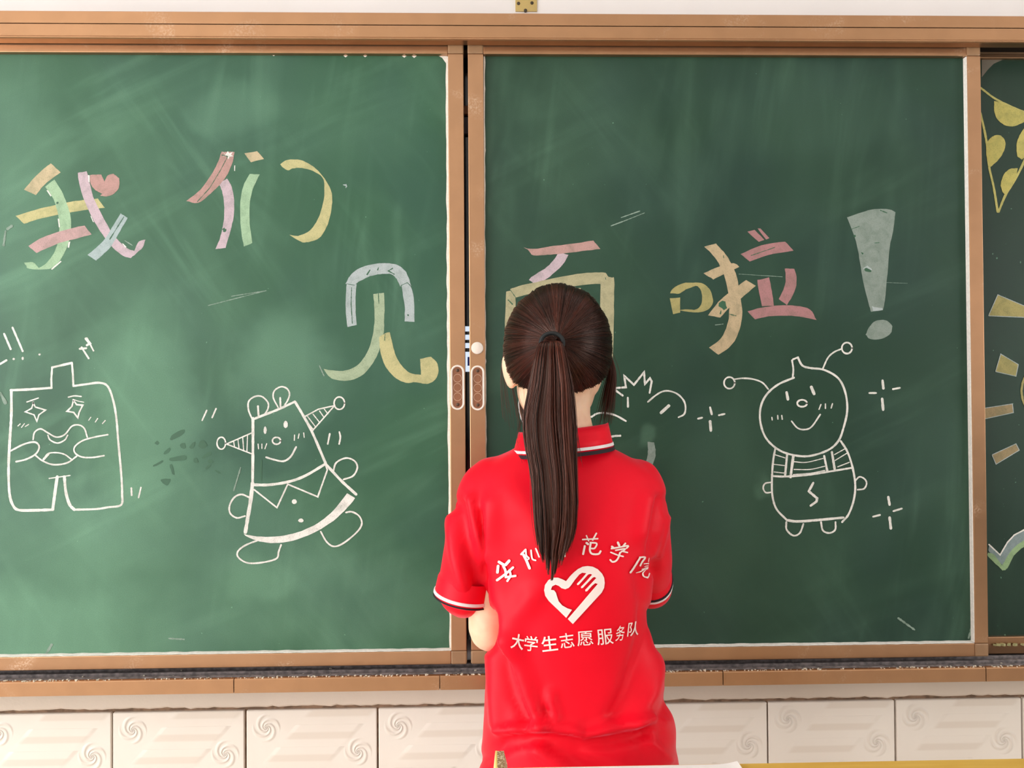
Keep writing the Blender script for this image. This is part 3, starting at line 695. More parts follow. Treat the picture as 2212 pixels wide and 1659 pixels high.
doodle('chalk_marks', LB, 'short white chalk dashes around the boxy figure', t4, s4, [
    W(18, [(35, 120), (90, 248)]), W(18, [(105, 68), (190, 265)]), W(18, [(-60, 400), (0, 372), (55, 340)]), W(16, [(1095, 1405), (1098, 1465)]), W(14, [(1175, 1400), (1155, 1485)]),
    W(14, [(725, 155), (780, 262)]), W(22, [(715, 160), (750, 200), (725, 215)], False), W(16, [(680, 232), (740, 325)]), W(18, [(665, 245), (720, 240)])],
    ells=[(115, 330, 10, 9, 0), (190, 325, 9, 13, 0), (330, 292, 9, 9, 0)])
s5 = 420 / 1620; t5 = T((400, 810), s5)
doodle('chalk_doodle', LB, 'white chalk doodle of a triangular figure with two striped cones', t5, s5, [
    W(24, [(565, 360), (565, 600), (562, 900)]), W(32, [(562, 900), (545, 1050), (520, 1200), (502, 1310)]), W(20, [(565, 370), (640, 340), (780, 285), (915, 222)]), W(22, [(915, 222), (985, 340), (1060, 480), (1170, 735)]),
    W(24, [(1170, 740), (1300, 880), (1425, 995)]), W(24, [(575, 915), (700, 915), (860, 890), (1000, 840), (1170, 740)]), W(14, [(575, 955), (765, 1105), (855, 910), (1105, 1015), (1185, 790), (1170, 750)], False),
    W(14, [(555, 360), (528, 290), (530, 220), (580, 180), (640, 180), (690, 230), (690, 280), (665, 325)]), W(18, [(607, 260), (612, 340)]),
    W(14, [(775, 270), (735, 190), (745, 130), (800, 98), (850, 115), (870, 160), (855, 210), (830, 250)]), W(16, [(792, 190), (795, 265)]),
    W(12, [(1000, 345), (1110, 285), (1245, 255), (1060, 465)], False), W(9, [(1020, 345), (1085, 430)]), W(9, [(1065, 325), (1120, 395)]), W(9, [(1120, 300), (1155, 350)]), W(9, [(1160, 285), (1190, 325)]), W(9, [(1015, 390), (1065, 450)]),
    W(12, [(550, 485), (345, 575), (550, 655)], False), W(9, [(520, 505), (515, 640)]), W(9, [(480, 520), (488, 630)]), W(9, [(440, 535), (450, 615)]), W(9, [(405, 555), (412, 600)]),
    W(9, [(608, 575), (612, 615)]), W(9, [(640, 575), (640, 612)]), W(9, [(680, 572), (665, 615)]), W(9, [(912, 500), (910, 545)]), W(9, [(950, 490), (942, 528)]), W(9, [(988, 482), (992, 520)]),
    W(16, [(675, 685), (740, 705), (820, 718), (880, 680), (925, 600)]), W(15, [(535, 1020), (470, 995), (410, 1020), (372, 1085), (375, 1150), (430, 1190), (500, 1175)]),
    W(15, [(1235, 800), (1260, 730), (1340, 692), (1410, 715), (1435, 770), (1400, 840), (1320, 870)]), W(15, [(610, 1375), (500, 1420), (440, 1470), (445, 1520), (520, 1565), (640, 1562), (760, 1530), (780, 1470), (800, 1415)]),
    W(15, [(1130, 1305), (1180, 1390), (1240, 1428), (1320, 1400), (1430, 1310), (1472, 1240), (1450, 1175), (1390, 1140), (1340, 1145)])],
    [[(490, 1325), (600, 1345), (750, 1345), (900, 1320), (1040, 1270), (1160, 1195), (1260, 1100), (1350, 985), (1418, 1025), (1330, 1130), (1200, 1240), (1060, 1320), (900, 1380), (750, 1400), (620, 1385), (520, 1350)]],
    [(1285, 235, 44, 52, 13), (302, 568, 36, 50, 13), (667, 460, 13, 32, 0), (838, 412, 18, 30, 0), (762, 548, 34, 29, 14), (910, 1055, 20, 20, 0), (965, 1212, 22, 16, 0)])
doodle('chalk_marks', LB, 'short white chalk dashes around the triangular figure', t5, s5, [W(14, [(180, 295), (142, 378)]), W(14, [(258, 280), (225, 355)]), W(15, [(1205, 490), (1188, 575)]), W(15, [(1285, 475), (1293, 520), (1283, 575)])])
spots = empty('wiped_spots', parent=LB); spots['label'] = 'small dark spots wiped clean in the chalk haze'
for pts in ([(1418, 1000), (1440, 960), (1530, 915), (1530, 950), (1450, 1000)], [(1290, 1030), (1310, 1010), (1330, 1030), (1310, 1045)], [(1365, 1110), (1410, 1070), (1420, 1090), (1380, 1125)], [(1340, 1335), (1420, 1330), (1390, 1385)], [(1420, 1155), (1540, 1130), (1540, 1170), (1430, 1180)], [(1280, 1215), (1350, 1175), (1355, 1190), (1290, 1225)], [(1415, 1215), (1435, 1215), (1455, 1290), (1435, 1285)], [(1500, 1040), (1540, 1030), (1545, 1075), (1510, 1070)]):
    F = Flat(0.0); F.poly(t4(pts), MAT['clean']); F.done('wiped_spot', spots)
for pts in ([(35, 600), (70, 560), (85, 565), (60, 615)], [(110, 590), (140, 540), (185, 580), (150, 615)], [(140, 685), (200, 640), (220, 660), (160, 695)], [(70, 700), (95, 690), (110, 725), (80, 730)], [(190, 715), (215, 700), (235, 730), (200, 738)], [(170, 775), (200, 745), (215, 755), (180, 785)], [(245, 795), (265, 795), (300, 818), (280, 820)], [(628, 720), (640, 720), (640, 865), (628, 860)]):
    F = Flat(0.0); F.poly(t5(pts), MAT['clean']); F.done('wiped_spot', spots)
s8 = 500 / 1803; t8 = T((1500, 720), s8)
doodle('chalk_doodle', RB, 'white chalk doodle of a round-headed bee in overalls', t8, s8, [
    W(17, [(775, 345), (650, 400), (560, 480), (515, 580), (515, 700), (560, 820), (660, 910), (780, 950), (900, 955), (1040, 910), (1120, 840), (1160, 740), (1190, 600), (1175, 460), (1120, 350), (1010, 285), (900, 270), (840, 250), (805, 188)]),
    W(15, [(760, 210), (770, 280), (765, 345)]), W(15, [(768, 203), (808, 186)]), W(13, [(575, 435), (530, 385), (460, 358), (380, 350), (310, 358)]), W(13, [(1000, 275), (1040, 190), (1090, 145), (1145, 122)]),
    W(22, [(718, 460), (728, 515)]), W(24, [(910, 418), (932, 472)]), W(13, [(757, 685), (800, 735), (850, 750), (910, 730), (980, 632)]),
    W(11, [(603, 655), (606, 675)]), W(11, [(648, 640), (650, 668)]), W(11, [(680, 640), (684, 670)]), W(11, [(985, 555), (970, 592)]), W(11, [(1020, 550), (1020, 585)]), W(11, [(1075, 548), (1065, 582)]),
    W(17, [(630, 895), (612, 1000), (603, 1150), (608, 1270), (640, 1370), (720, 1455)]), W(17, [(1140, 840), (1190, 920), (1230, 1040), (1252, 1180), (1240, 1300), (1200, 1410), (1150, 1470)]), W(20, [(720, 1455), (800, 1465), (950, 1455), (1160, 1435)]),
    W(16, [(608, 1112), (720, 1115), (900, 1100), (1225, 1048)]), W(18, [(722, 940), (705, 1115)]), W(22, [(770, 955), (748, 1120)]), W(18, [(1010, 955), (1035, 1075)]), W(20, [(1070, 925), (1092, 1060)]),
    W(8, [(625, 945), (705, 970)]), W(8, [(615, 1020), (700, 1030)]), W(8, [(620, 1080), (695, 1088)]), W(8, [(775, 1000), (870, 1005), (1000, 975)]), W(8, [(775, 1060), (900, 1060), (1015, 1035)]), W(8, [(770, 1100), (900, 1090), (1015, 1068)]), W(8, [(1090, 945), (1170, 900)]), W(8, [(1095, 990), (1185, 935)]), W(8, [(1115, 1040), (1205, 1005)]),
    W(20, [(925, 1165), (890, 1230), (955, 1285), (950, 1310), (905, 1342)], False), W(13, [(598, 1160), (550, 1170), (535, 1205), (555, 1240), (598, 1238)]), W(13, [(1250, 1150), (1285, 1118), (1325, 1135), (1340, 1170), (1320, 1210), (1270, 1218)]),
    W(15, [(715, 1470), (718, 1530), (770, 1575), (820, 1555), (848, 1485)]), W(15, [(985, 1470), (1000, 1535), (1050, 1555), (1095, 1530), (1098, 1470)])],
    (), [(272, 386, 42, 45, 14), (1187, 115, 40, 43, 14), (838, 545, 38, 27, 15)])
for lab, L in (('four-dash chalk sparkle beside the hedgehog doodle', [W(18, [(122, 578), (135, 630)]), W(22, [(122, 685), (128, 758)]), W(15, [(28, 665), (60, 657)]), W(15, [(190, 638), (235, 628)])]),
               ('four-dash chalk sparkle near the bee head', [W(20, [(1465, 368), (1472, 430)]), W(22, [(1462, 510), (1470, 595)]), W(15, [(1362, 465), (1415, 465)]), W(15, [(1545, 435), (1600, 425)])]),
               ('four-dash chalk sparkle near the bee feet', [W(20, [(1510, 1275), (1520, 1335)]), W(22, [(1520, 1435), (1530, 1520)]), W(16, [(1392, 1428), (1445, 1415)]), W(16, [(1550, 1385), (1615, 1365)])])):
    doodle('chalk_sparkle', RB, lab, t8, s8, L)
s9 = 300 / 1991; t9 = T((1300, 780), s9)
doodle('chalk_doodle', RB, 'white chalk doodle with spiky crown, half hidden by the person', t9, s9, [
    W(30, [(300, 495), (155, 390), (345, 375), (320, 210), (460, 340), (605, 160), (618, 330), (690, 245), (715, 290), (685, 455)], False), W(30, [(372, 525), (375, 655)]),
    W(26, [(660, 585), (760, 500), (860, 440), (960, 428), (1080, 470), (1170, 560), (1200, 660), (1180, 760), (1100, 805)]), W(48, [(850, 740), (960, 640)]), W(28, [(-150, 800), (-60, 750), (60, 745), (200, 780), (345, 860)]), W(32, [(40, 1105), (90, 1095), (180, 1075), (265, 1070)])])
F = Flat(0.0); F.poly(t9([(655, 1155), (750, 1165), (770, 1270), (765, 1380), (730, 1480), (690, 1580), (640, 1640), (560, 1560), (600, 1500), (640, 1420), (660, 1300)]), CH['grey']); F.done('chalk_stroke', RB, 'broad grey chalk stroke above the shoulder')
# faint slanting scuffs
scuffs = empty('chalk_scuffs', parent=RB); scuffs['label'] = 'faint slanting chalk scuffs'
for a, b, wd in (((1342, 470), (1382, 456), 2.0), ((1352, 476), (1392, 460), 1.6), ((1320, 488), (1352, 476), 2.2), ((1596, 592), (1690, 598), 1.0), ((1975, 1360), (1940, 1335), 4), ((1545, 702), (1562, 700), 1.5), ((1900, 610), (1960, 612), 0.8), ((2098, 1358), (2092, 1378), 4)):
    F = Flat(0.0); F.line([a, b], wd, MAT['smear'], False, 0.4); F.done('chalk_scuff', scuffs)
scuffs = empty('chalk_scuffs', parent=LB); scuffs['label'] = 'faint slanting chalk scuffs'
for a, b, wd in (((100, 1412), (112, 1392), 5), ((365, 1379), (398, 1381), 3), ((690, 790), (700, 812), 2), ((500, 640), (575, 628), 1.6), ((575, 628), (450, 660), 1.6), ((12, 500), (8, 530), 5), ((16, 495), (26, 488), 5), ((2, 850), (12, 870), 8), ((520, 1010), (505, 1060), 3), ((270, 520), (286, 530), 2)):
    F = Flat(0.0); F.line([a, b], wd, MAT['smear'], False, 0.4); F.done('chalk_scuff', scuffs)

# ------------------------------------------------------------------ drawings on the rear board
sA = 152 / 600; tA = T((2060, 80), sA); tB = T((2060, 600), sA); sC = 152 / 525; tC = T((2060, 1000), sC)
F = Flat(YR)
F.poly(tA([(238, 185), (440, 185), (340, 230), (290, 280), (238, 345)]), MAT['smear2'], 0.2); F.done('chalk_haze', KB, 'greyish chalk haze left in the corner')
for pts, wd in (([(200, 415), (243, 445), (350, 525), (480, 590), (600, 640), (760, 700)], 17), ([(200, 560), (243, 715), (280, 900), (300, 1100), (340, 1280), (374, 1490)], 19), ([(382, 1490), (440, 1350), (520, 1220), (600, 1060), (680, 860)], 20)):
    F = Flat(YR); F.line(tA(pts), wd * sA, CH['gold']); F.done('chalk_string', KB)
for pts in ([(345, 560), (365, 550), (600, 640), (680, 665), (640, 700), (560, 745), (500, 765), (430, 750), (370, 700), (345, 630)], [(275, 960), (290, 890), (340, 845), (390, 838), (430, 870), (440, 930), (420, 990), (370, 1060), (310, 1110), (285, 1050)], [(400, 1250), (430, 1170), (480, 1125), (545, 1120), (520, 1230), (440, 1350), (410, 1310)], [(640, 760), (600, 780), (560, 840), (535, 920), (540, 1020), (580, 1045), (640, 990), (680, 880)]):
    F = Flat(YR); F.poly(tA(pts), CH['bulb']); F.done('chalk_bulb', KB)
for col, pts in (('ochre', [(295, 325), (375, 145), (600, 240), (700, 275), (700, 345), (600, 338)]), ('ochre', [(355, 800), (400, 650), (550, 740), (530, 840)]), ('brown', [(255, 1113), (275, 1110), (500, 1075), (508, 1150), (280, 1200), (255, 1203)]), ('brown', [(325, 1510), (530, 1415), (558, 1470), (360, 1590)])):
    F = Flat(YR); q = tB(pts); F.poly(q, CH[col]); F.line(q + [q[0]], 1.6, CH['silver'], False); F.done('chalk_ray', KB)
F = Flat(YR); F.ell(2272, 845, 66, 66, CH['ochre'], 5); F.done('chalk_sun', KB, 'chalk sun ring at the very edge')
F = Flat(YR)
F.poly(tC([(265, 612), (345, 688), (400, 595), (450, 540), (525, 500), (600, 480), (600, 560), (525, 580), (440, 640), (375, 770), (330, 730), (262, 660)]), CH['slate'])
F.poly(tC([(255, 670), (300, 685), (360, 765), (430, 650), (525, 575), (600, 550), (600, 600), (525, 625), (450, 690), (400, 785), (365, 803), (330, 770), (255, 695)]), CH['leaf'])
F.line(tC([(262, 608), (345, 686), (400, 592), (450, 538), (525, 498), (600, 476)]), 3, CH['white'], False)
F.done('chalk_cloud', KB, 'grey and green chalk cloud outline')
# lumpy chalk residue lying on the rear board's lower rail
v_ = P(2150, 1394, YR - 0.01)
crumbs('chalk_lumps', 40, (P(2140, 1394, YR).x, P(2300, 1394, YR).x), (YR - 0.013, YR - 0.010), zr_bi - 0.017, KB, CH['yellow'], 0.003, 0.006)
# ------------------------------------------------------------------ small wall fitting above the board
YW = R_['y1']
br = tag(empty('mounting_bracket'), 'small brassy metal bracket screwed to the white wall above the frame', 'bracket')
MAT['brass'] = plain('zinc_brass', lin(205, 178, 116), 0.35, 0.7)
MAT['hole'] = plain('dark_hole', lin(60, 48, 30), 0.6)
a, b = P(1113, -40, YW), P(1160, 26, YW)
box('plate', a.x, b.x, YW - 0.003, YW, b.z, a.z, MAT['brass'], br, 0.0006)
for (px, py) in ((1120, 9), (1149, 8), (1135, 24)):
    c = P(px, py, YW); disc('screw_hole', c.x, c.z, 0.0036, YW - 0.0038, YW, MAT['hole'], br, 14)

# ------------------------------------------------------------------ person
YP = -0.36
def Q(px, py, Y=YP): return P(px, py, Y)
person = tag(empty('person', (0, 0, 0)), 'person in a red printed polo shirt with a long dark ponytail, facing the board', 'person')

t = NT('skin')
t.set(t.mix(t.ramp(t.noise(40, 3.0), 0.35, 0.65), lin(246, 205, 172), lin(238, 192, 158)), 0.5, 0, 0.4)
t.b.inputs['Subsurface Weight'].default_value = 0.25; t.b.inputs['Subsurface Radius'].default_value = (0.012, 0.004, 0.002); t.b.inputs['Subsurface Scale'].default_value = 1.0
MAT['skin'] = t.m
t = NT('red_pique_cotton')
t.set(t.mix(t.ramp(t.noise(6, 2.0), 0.35, 0.65), (0.86, 0.004, 0.020, 1), (0.81, 0.003, 0.017, 1)), 0.48, 0, 0.16)
t.b.inputs['Sheen Weight'].default_value = 0.30; t.b.inputs['Sheen Roughness'].default_value = 0.3; t.b.inputs['Sheen Tint'].default_value = (1.0, 0.45, 0.62, 1)
t.bump(t.noise(700, 1.0), 0.12, 0.0005)
MAT['red'] = t.m
MAT['white_trim'] = plain('white_knit_trim', lin(245, 240, 238), 0.8)
MAT['navy_trim'] = plain('navy_knit_trim', lin(30, 12, 22), 0.8)
MAT['print'] = plain('cream_print', lin(246, 226, 218), 0.7, var=0.04)
t = NT('dark_hair')
at = t.n('ShaderNodeAttribute', attribute_name='tint')
t.set(t.mix(at.outputs['Fac'], lin(16, 8, 7), lin(104, 50, 36)), 0.28, 0, 0.46)
t.b.inputs['Specular Tint'].default_value = (1.0, 0.68, 0.56, 1)
MAT['hair'] = t.m
MAT['tie'] = plain('black_elastic', lin(16, 20, 20), 0.7)
MAT['trousers'] = plain('dark_trousers', lin(34, 36, 46), 0.8)
MAT['shoe'] = plain('white_shoe', lin(220, 218, 214), 0.6)
MAT['mask'] = plain('pale_mask_cloth', lin(214, 216, 218), 0.8)
MAT['eye'] = plain('dark_eye', lin(30, 20, 16), 0.2)

def tube(bm, pts, radii, ref=(0, 1, 0), n=20, caps=True):
    """closed loft through pts; radii are (a across, b along ref)"""
    pts = [Vector(p) for p in pts]; ref = Vector(ref); rings = []
    for i, p in enumerate(pts):
        ax = (pts[min(i + 1, len(pts) - 1)] - pts[max(i - 1, 0)]).normalized()
        u = ax.cross(ref)
        if u.length < 1e-3: u = ax.cross(Vector((1, 0, 0)))
        u.normalize(); w_ = u.cross(ax).normalized(); a, b = radii[i] if isinstance(radii[i], tuple) else (radii[i], radii[i])
        ring = lambda k: [p + ax * k[1] + u * (a * k[0] * math.cos(6.28318 * j / n)) + w_ * (b * k[0] * math.sin(6.28318 * j / n)) for j in range(n)]
        m_ = min(a, b)
        if caps and i == 0: rings += [ring((0.35, -0.9 * m_)), ring((0.75, -0.6 * m_))]
        rings.append(ring((1, 0)))
        if caps and i == len(pts) - 1: rings += [ring((0.75, 0.6 * m_)), ring((0.35, 0.9 * m_))]
    loft(bm, rings, True, True, True)
def ellipsoid(bm, c, r, rot=None, n=20):
    m_ = Matrix.Translation(c) @ (rot or Matrix.Identity(4)) @ Matrix.Diagonal((r[0], r[1], r[2], 1))
    bmesh.ops.create_uvsphere(bm, u_segments=n, v_segments=n // 2 + 2, radius=1.0, matrix=m_)
def remeshed(name, bm, voxel, smooth_it, mat, parent):
    bmesh.ops.recalc_face_normals(bm, faces=bm.faces)
    me = bpy.data.meshes.new(name); bm.to_mesh(me); bm.free()
    o = bpy.data.objects.new(name, me); COL.objects.link(o)
    r = o.modifiers.new('r', 'REMESH'); r.mode = 'VOXEL'; r.voxel_size = voxel; r.use_smooth_shade = True
    s = o.modifiers.new('s', 'SMOOTH'); s.factor = 0.5; s.iterations = smooth_it
    dg = bpy.context.evaluated_depsgraph_get(); dg.update()
    me2 = bpy.data.meshes.new_from_object(o.evaluated_get(dg))
    o.modifiers.clear(); o.data = me2; bpy.data.meshes.remove(me)
    me2.name = name; me2.materials.clear(); me2.materials.append(mat)
    me2.polygons.foreach_set('use_smooth', [True] * len(me2.polygons))
    o.parent = parent
    return o

# --- body (head, neck, arms, hands, trunk, legs) as one surface
HC = Q(1204, 752, -0.345)
bm = bmesh.new()
ellipsoid(bm, HC, (0.073, 0.092, 0.098), n=28)
ellipsoid(bm, HC + Vector((0, 0.030, -0.060)), (0.064, 0.060, 0.068), n=24)          # jaw
ellipsoid(bm, HC + Vector((0, 0.068, -0.104)), (0.022, 0.018, 0.016))                 # chin
tube(bm, [HC + Vector((0, 0.090, -0.006)), HC + Vector((0, 0.103, -0.030)), HC + Vector((0, 0.110, -0.046))], [0.008, 0.011, 0.013], n=12)   # nose
for s_ in (-1, 1):
    ellipsoid(bm, HC + Vector((s_ * 0.036, 0.078, -0.004)), (0.020, 0.012, 0.010), n=12)   # brow ridge and lid
    ellipsoid(bm, HC + Vector((s_ * 0.034, 0.070, -0.045)), (0.022, 0.020, 0.020), n=12)   # cheek
ellipsoid(bm, HC + Vector((0, 0.088, -0.073)), (0.022, 0.011, 0.006), n=14)           # lips
ellipsoid(bm, HC + Vector((0, 0.087, -0.082)), (0.019, 0.011, 0.007), n=14)
tube(bm, [Q(1204, 830, -0.352), Q(1204, 900, -0.362), Q(1212, 985, -0.372)], [(0.053, 0.052), (0.051, 0.050), (0.058, 0.056)], n=24)
for s_, cx, cy in ((-1, 1098, 804), (1, 1291, 815)):
    c = Q(cx, cy, -0.342)
    ellipsoid(bm, c, (0.0075, 0.019, 0.029), Matrix.Rotation(s_ * -0.30, 4, 'Z') @ Matrix.Rotation(s_ * 0.22, 4, 'Y'), 16)
def limb(bm, joints, rad, n=18): tube(bm, joints, rad, n=n)
def hand(bm, wrist, d, side, curl):
    """palm and five fingers; d points along the palm, side towards the thumb"""
    d = d.normalized(); side = (side - d * side.dot(d)).normalized(); nrm = d.cross(side).normalized()
    palm = wrist + d * 0.085
    tube(bm, [wrist - d * 0.01, wrist + d * 0.03, wrist + d * 0.07, palm], [(0.019, 0.016), (0.031, 0.014), (0.036, 0.0125), (0.033, 0.010)], ref=nrm, n=16)
    for k, (o_, ln) in enumerate(((0.026, 0.068), (0.009, 0.076), (-0.009, 0.070), (-0.025, 0.055))):
        p = palm + side * o_ - d * 0.012; a = 0.10; pts = [p]
        for j, f_ in enumerate((0.45, 0.30, 0.25)):
            a += curl * (0.9, 1.1, 0.7)[j]
            dd = (d * math.cos(a) + nrm * math.sin(a)).normalized(); p = p + dd * ln * f_; pts.append(p)
        tube(bm, pts, [0.0092, 0.0086, 0.0078, 0.0066], ref=side, n=10)
    p = wrist + d * 0.028 + side * 0.026
    tube(bm, [p - side * 0.01, p + side * 0.020 + d * 0.014 + nrm * 0.010, p + side * 0.026 + d * 0.040 + nrm * 0.022, p + side * 0.018 + d * 0.060 + nrm * 0.034], [0.014, 0.0112, 0.0098, 0.0074], ref=nrm, n=10)
# shoulders and trunk (kept inside the shirt)
tube(bm, [Q(1050, 1062), Q(1130, 1020), Q(1215, 1000), Q(1310, 1018), Q(1372, 1062)], [0.032, 0.036, 0.046, 0.036, 0.030], ref=(0, 1, 0))
tube(bm, [Q(1218, 1010), Q(1222, 1120), Q(1232, 1280), Q(1238, 1420), Q(1246, 1560), Q(1248, 1660)],
     [(0.085, 0.055), (0.115, 0.085), (0.105, 0.085), (0.100, 0.080), (0.112, 0.085), (0.114, 0.088)], n=28)
LS, LE = Q(1052, 1075, -0.36), Q(1056, 1362, -0.375)
LWr = P(1140, 1330, -0.175)
limb(bm, [LS, LS.lerp(LE, 0.5), LE], [0.033, 0.0315, 0.0315])
limb(bm, [LE, LE.lerp(LWr, 0.35), LWr], [0.0315, 0.031, 0.020])
hand(bm, LWr, Vector((0.35, 0.75, -0.25)), Vector((0.7, -0.1, 0.7)), 0.45)
RS, RE = Q(1382, 1080, -0.352), P(1376, 1268, -0.235)
RWr = P(1292, 1085, -0.110)
limb(bm, [RS, RS.lerp(RE, 0.5), RE], [0.030, 0.031, 0.0295])
limb(bm, [RE, RE.lerp(RWr, 0.35), RWr], [0.0305, 0.030, 0.020])
hand(bm, RWr, Vector((-0.30, 0.42, 0.45)), Vector((-0.7, 0.1, -0.2)), 0.62)
hipz = Q(1248, 1660).z
for s_ in (-1, 1):
    hx = Q(1248, 1660).x + s_ * 0.066
    limb(bm, [Vector((hx, YP, hipz)), Vector((hx, YP + 0.012, 0.48)), Vector((hx, YP - 0.005, 0.27)), Vector((hx, YP, 0.07))], [0.060, 0.050, 0.046, 0.034])
body = remeshed('body', bm, 0.0045, 4, MAT['skin'], person)
for s_ in (-1, 1):
    bm = bmesh.new(); ellipsoid(bm, HC + Vector((s_ * 0.034, 0.086, -0.016)), (0.012, 0.006, 0.0055), n=14); link_bm('eye', bm, MAT['eye'], body, True)

# --- polo shirt
rows = [(950, 1135, 1300, .050), (968, 1112, 1322, .058), (985, 1078, 1358, .066), (1002, 1048, 1392, .074), (1022, 1022, 1418, .083), (1050, 1004, 1436, .092), (1090, 1004, 1436, .102), (1140, 1025, 1424, .110),
        (1200, 1046, 1412, .114), (1260, 1056, 1406, .115), (1320, 1060, 1404, .113), (1400, 1062, 1411, .112), (1450, 1058, 1422, .116), (1500, 1050, 1440, .124), (1560, 1044, 1455, .132), (1600, 1042, 1452, .134),
        (1645, 1036, 1462, .138), (1720, 1030, 1472, .140), (1790, 1028, 1476, .140)]
def srow(py, x0, x1, b, n=48, ex=2.3):
    a0, a1 = Q(x0, py), Q(x1, py); c = (a0 + a1) / 2; a = (a1.x - a0.x) / 2; out = []
    for j in range(n):
        th = 6.28318 * j / n; cs, sn = math.cos(th), math.sin(th)
        out.append(Vector((c.x + a * math.copysign(abs(cs) ** (2 / ex), cs), YP + b * math.copysign(abs(sn) ** (2 / ex), sn), a0.z + (a1.z - a0.z) * (cs * 0.5 + 0.5))))
    return out
bm = bmesh.new()
loft(bm, [srow(*r) for r in rows], True, True, True)
LSL = [Q(1062, 1042), Q(1046, 1072), Q(1034, 1130), Q(1017, 1200), Q(1003, 1275)]
LSR = [(.042, .050), (.0435, .060), (.043, .064), (.0425, .062), (.0430, .058)]
RSL = [Q(1382, 1040), Q(1386, 1075, -0.352), Q(1392, 1130, -0.330), Q(1397, 1190, -0.300), Q(1397, 1246, -0.262)]
RSR = [(.036, .048), (.0385, .056), (.0385, .058), (.0390, .056), (.0390, .052)]
def fine(pts, rad, n=5):
    p2 = cr(pts, n); r2 = cr([Vector((a, b, 0)) for a, b in rad], n)
    return p2, [(r.x, r.y) for r in r2]
for pts, rad in ((LSL, LSR), (RSL, RSR)):
    p2, r2 = fine(pts, rad); tube(bm, p2, r2, n=28)
shirt = remeshed('polo_shirt', bm, 0.0055, 10, MAT['red'], person)
# folds in the cloth: ridges (+) and valleys (-) along lines seen on the back
FOLDS = [([(1085, 1580), (1130, 1572), (1180, 1570), (1240, 1576), (1262, 1588), (1310, 1574), (1400, 1552)], 13, .0065), ([(1095, 1602), (1170, 1594), (1250, 1606), (1320, 1602), (1390, 1585)], 14, -.0060),
         ([(1200, 1612), (1270, 1650), (1330, 1680)], 18, -.004), ([(1160, 1620), (1230, 1670)], 16, .004),
         ([(1070, 1330), (1092, 1420), (1112, 1500), (1140, 1560)], 14, -.0065), ([(1110, 1380), (1128, 1450), (1150, 1520), (1165, 1555)], 20, .0060), ([(1068, 1420), (1072, 1500), (1076, 1560)], 16, .0050),
         ([(1190, 1500), (1200, 1550), (1178, 1565)], 12, .003), ([(1175, 1530), (1190, 1560)], 8, -.003),
         ([(1405, 1330), (1380, 1420), (1352, 1500), (1330, 1545)], 18, -.0045), ([(1425, 1420), (1405, 1500), (1370, 1560)], 18, .0045), ([(1448, 1500), (1420, 1580)], 14, -.003),
         ([(992, 1090), (1003, 1160), (1025, 1230), (1040, 1285)], 13, -.0050), ([(975, 1120), (985, 1200), (1000, 1260)], 14, .0040), ([(1018, 1080), (1035, 1160), (1048, 1200)], 12, .0042), ([(1040, 1110), (1046, 1180), (1052, 1240)], 9, -.0035),
         ([(1062, 1090), (1058, 1180), (1075, 1280), (1110, 1400)], 22, .0040), ([(1100, 1060), (1150, 1120), (1180, 1200)], 40, .0030),
         ([(1428, 1080), (1412, 1150), (1408, 1230)], 12, -.0050), ([(1400, 1080), (1388, 1150)], 20, .0025), ([(1438, 1120), (1420, 1200)], 9, .003), ([(1150, 1290), (1120, 1330), (1090, 1380)], 26, .0030), ([(1380, 1240), (1395, 1330)], 16, -.003),
         ([(1045, 1640), (1110, 1600)], 14, -.003), ([(1440, 1640), (1400, 1600), (1430, 1560)], 14, .0035)]
FL = [(dens_line([Vector(p) for p in pts], 6), w_ * 0.78, a_) for pts, w_, a_ in FOLDS]
me = shirt.data
nrm = [v.normal.copy() for v in me.vertices]
for v, nv in zip(me.vertices, nrm):
    if nv.y > 0.25: continue
    px, py = PX(v.co); d = 0.0
    for pts, w_, a_ in FL:
        lim = (w_ * 3) ** 2; best = min((p.x - px) ** 2 + (p.y - py) ** 2 for p in pts)
        if best < lim: d += 2.5 * a_ * math.exp(-best / (2 * w_ * w_) * 1.3)
    d = max(d, -0.0085) + 0.0012 * mnoise.noise(v.co * 22)
    if d: v.co = v.co + nv * d
me.update()
BVH = BVHTree.FromPolygons([v.co.copy() for v in me.vertices], [tuple(p.vertices) for p in me.polygons])
# collar
def collar_ring(py0, x0, x1, b, dz_px, dy=0.0, lift=0.0, a0=-150, a1=150, n=60, grow=0.0):
    """open ring round the neck; angle 0 is the nape; dz_px: how much lower the left end sits"""
    A, B = Q(x0, py0 + dz_px / 2), Q(x1, py0 - dz_px / 2); c = (A + B) / 2; a = (B.x - A.x) / 2 + grow; out = []
    for k in range(n + 1):
        th = math.radians(a0 + (a1 - a0) * k / n)
        x = math.sin(th); y = -math.cos(th)
        out.append(Vector((c.x + a * x, YP - 0.006 + dy + (b + grow) * y, c.z + (B.z - A.z) / 2 * x + lift - 0.020 * max(0, y) ** 1.5)))
    return out
cr_in0 = collar_ring(962, 1128, 1306, .060, 18); cr_in1 = collar_ring(930, 1124, 1308, .060, 20, lift=0.002)
cr_t = collar_ring(928, 1120, 1312, .063, 20, lift=0.004); cr_m = collar_ring(950, 1113, 1318, .074, 19); cr_b = collar_ring(974, 1107, 1324, .084, 18)
bm = bmesh.new(); loft(bm, [cr_in0, cr_in1, cr_t, [a.lerp(b, .5) for a, b in zip(cr_t, cr_m)], cr_m, cr_b, [a.lerp(b, .35) for a, b in zip(cr_b, cr_in0)]], close=False)
collar = link_bm('collar', bm, MAT['red'], shirt, True)
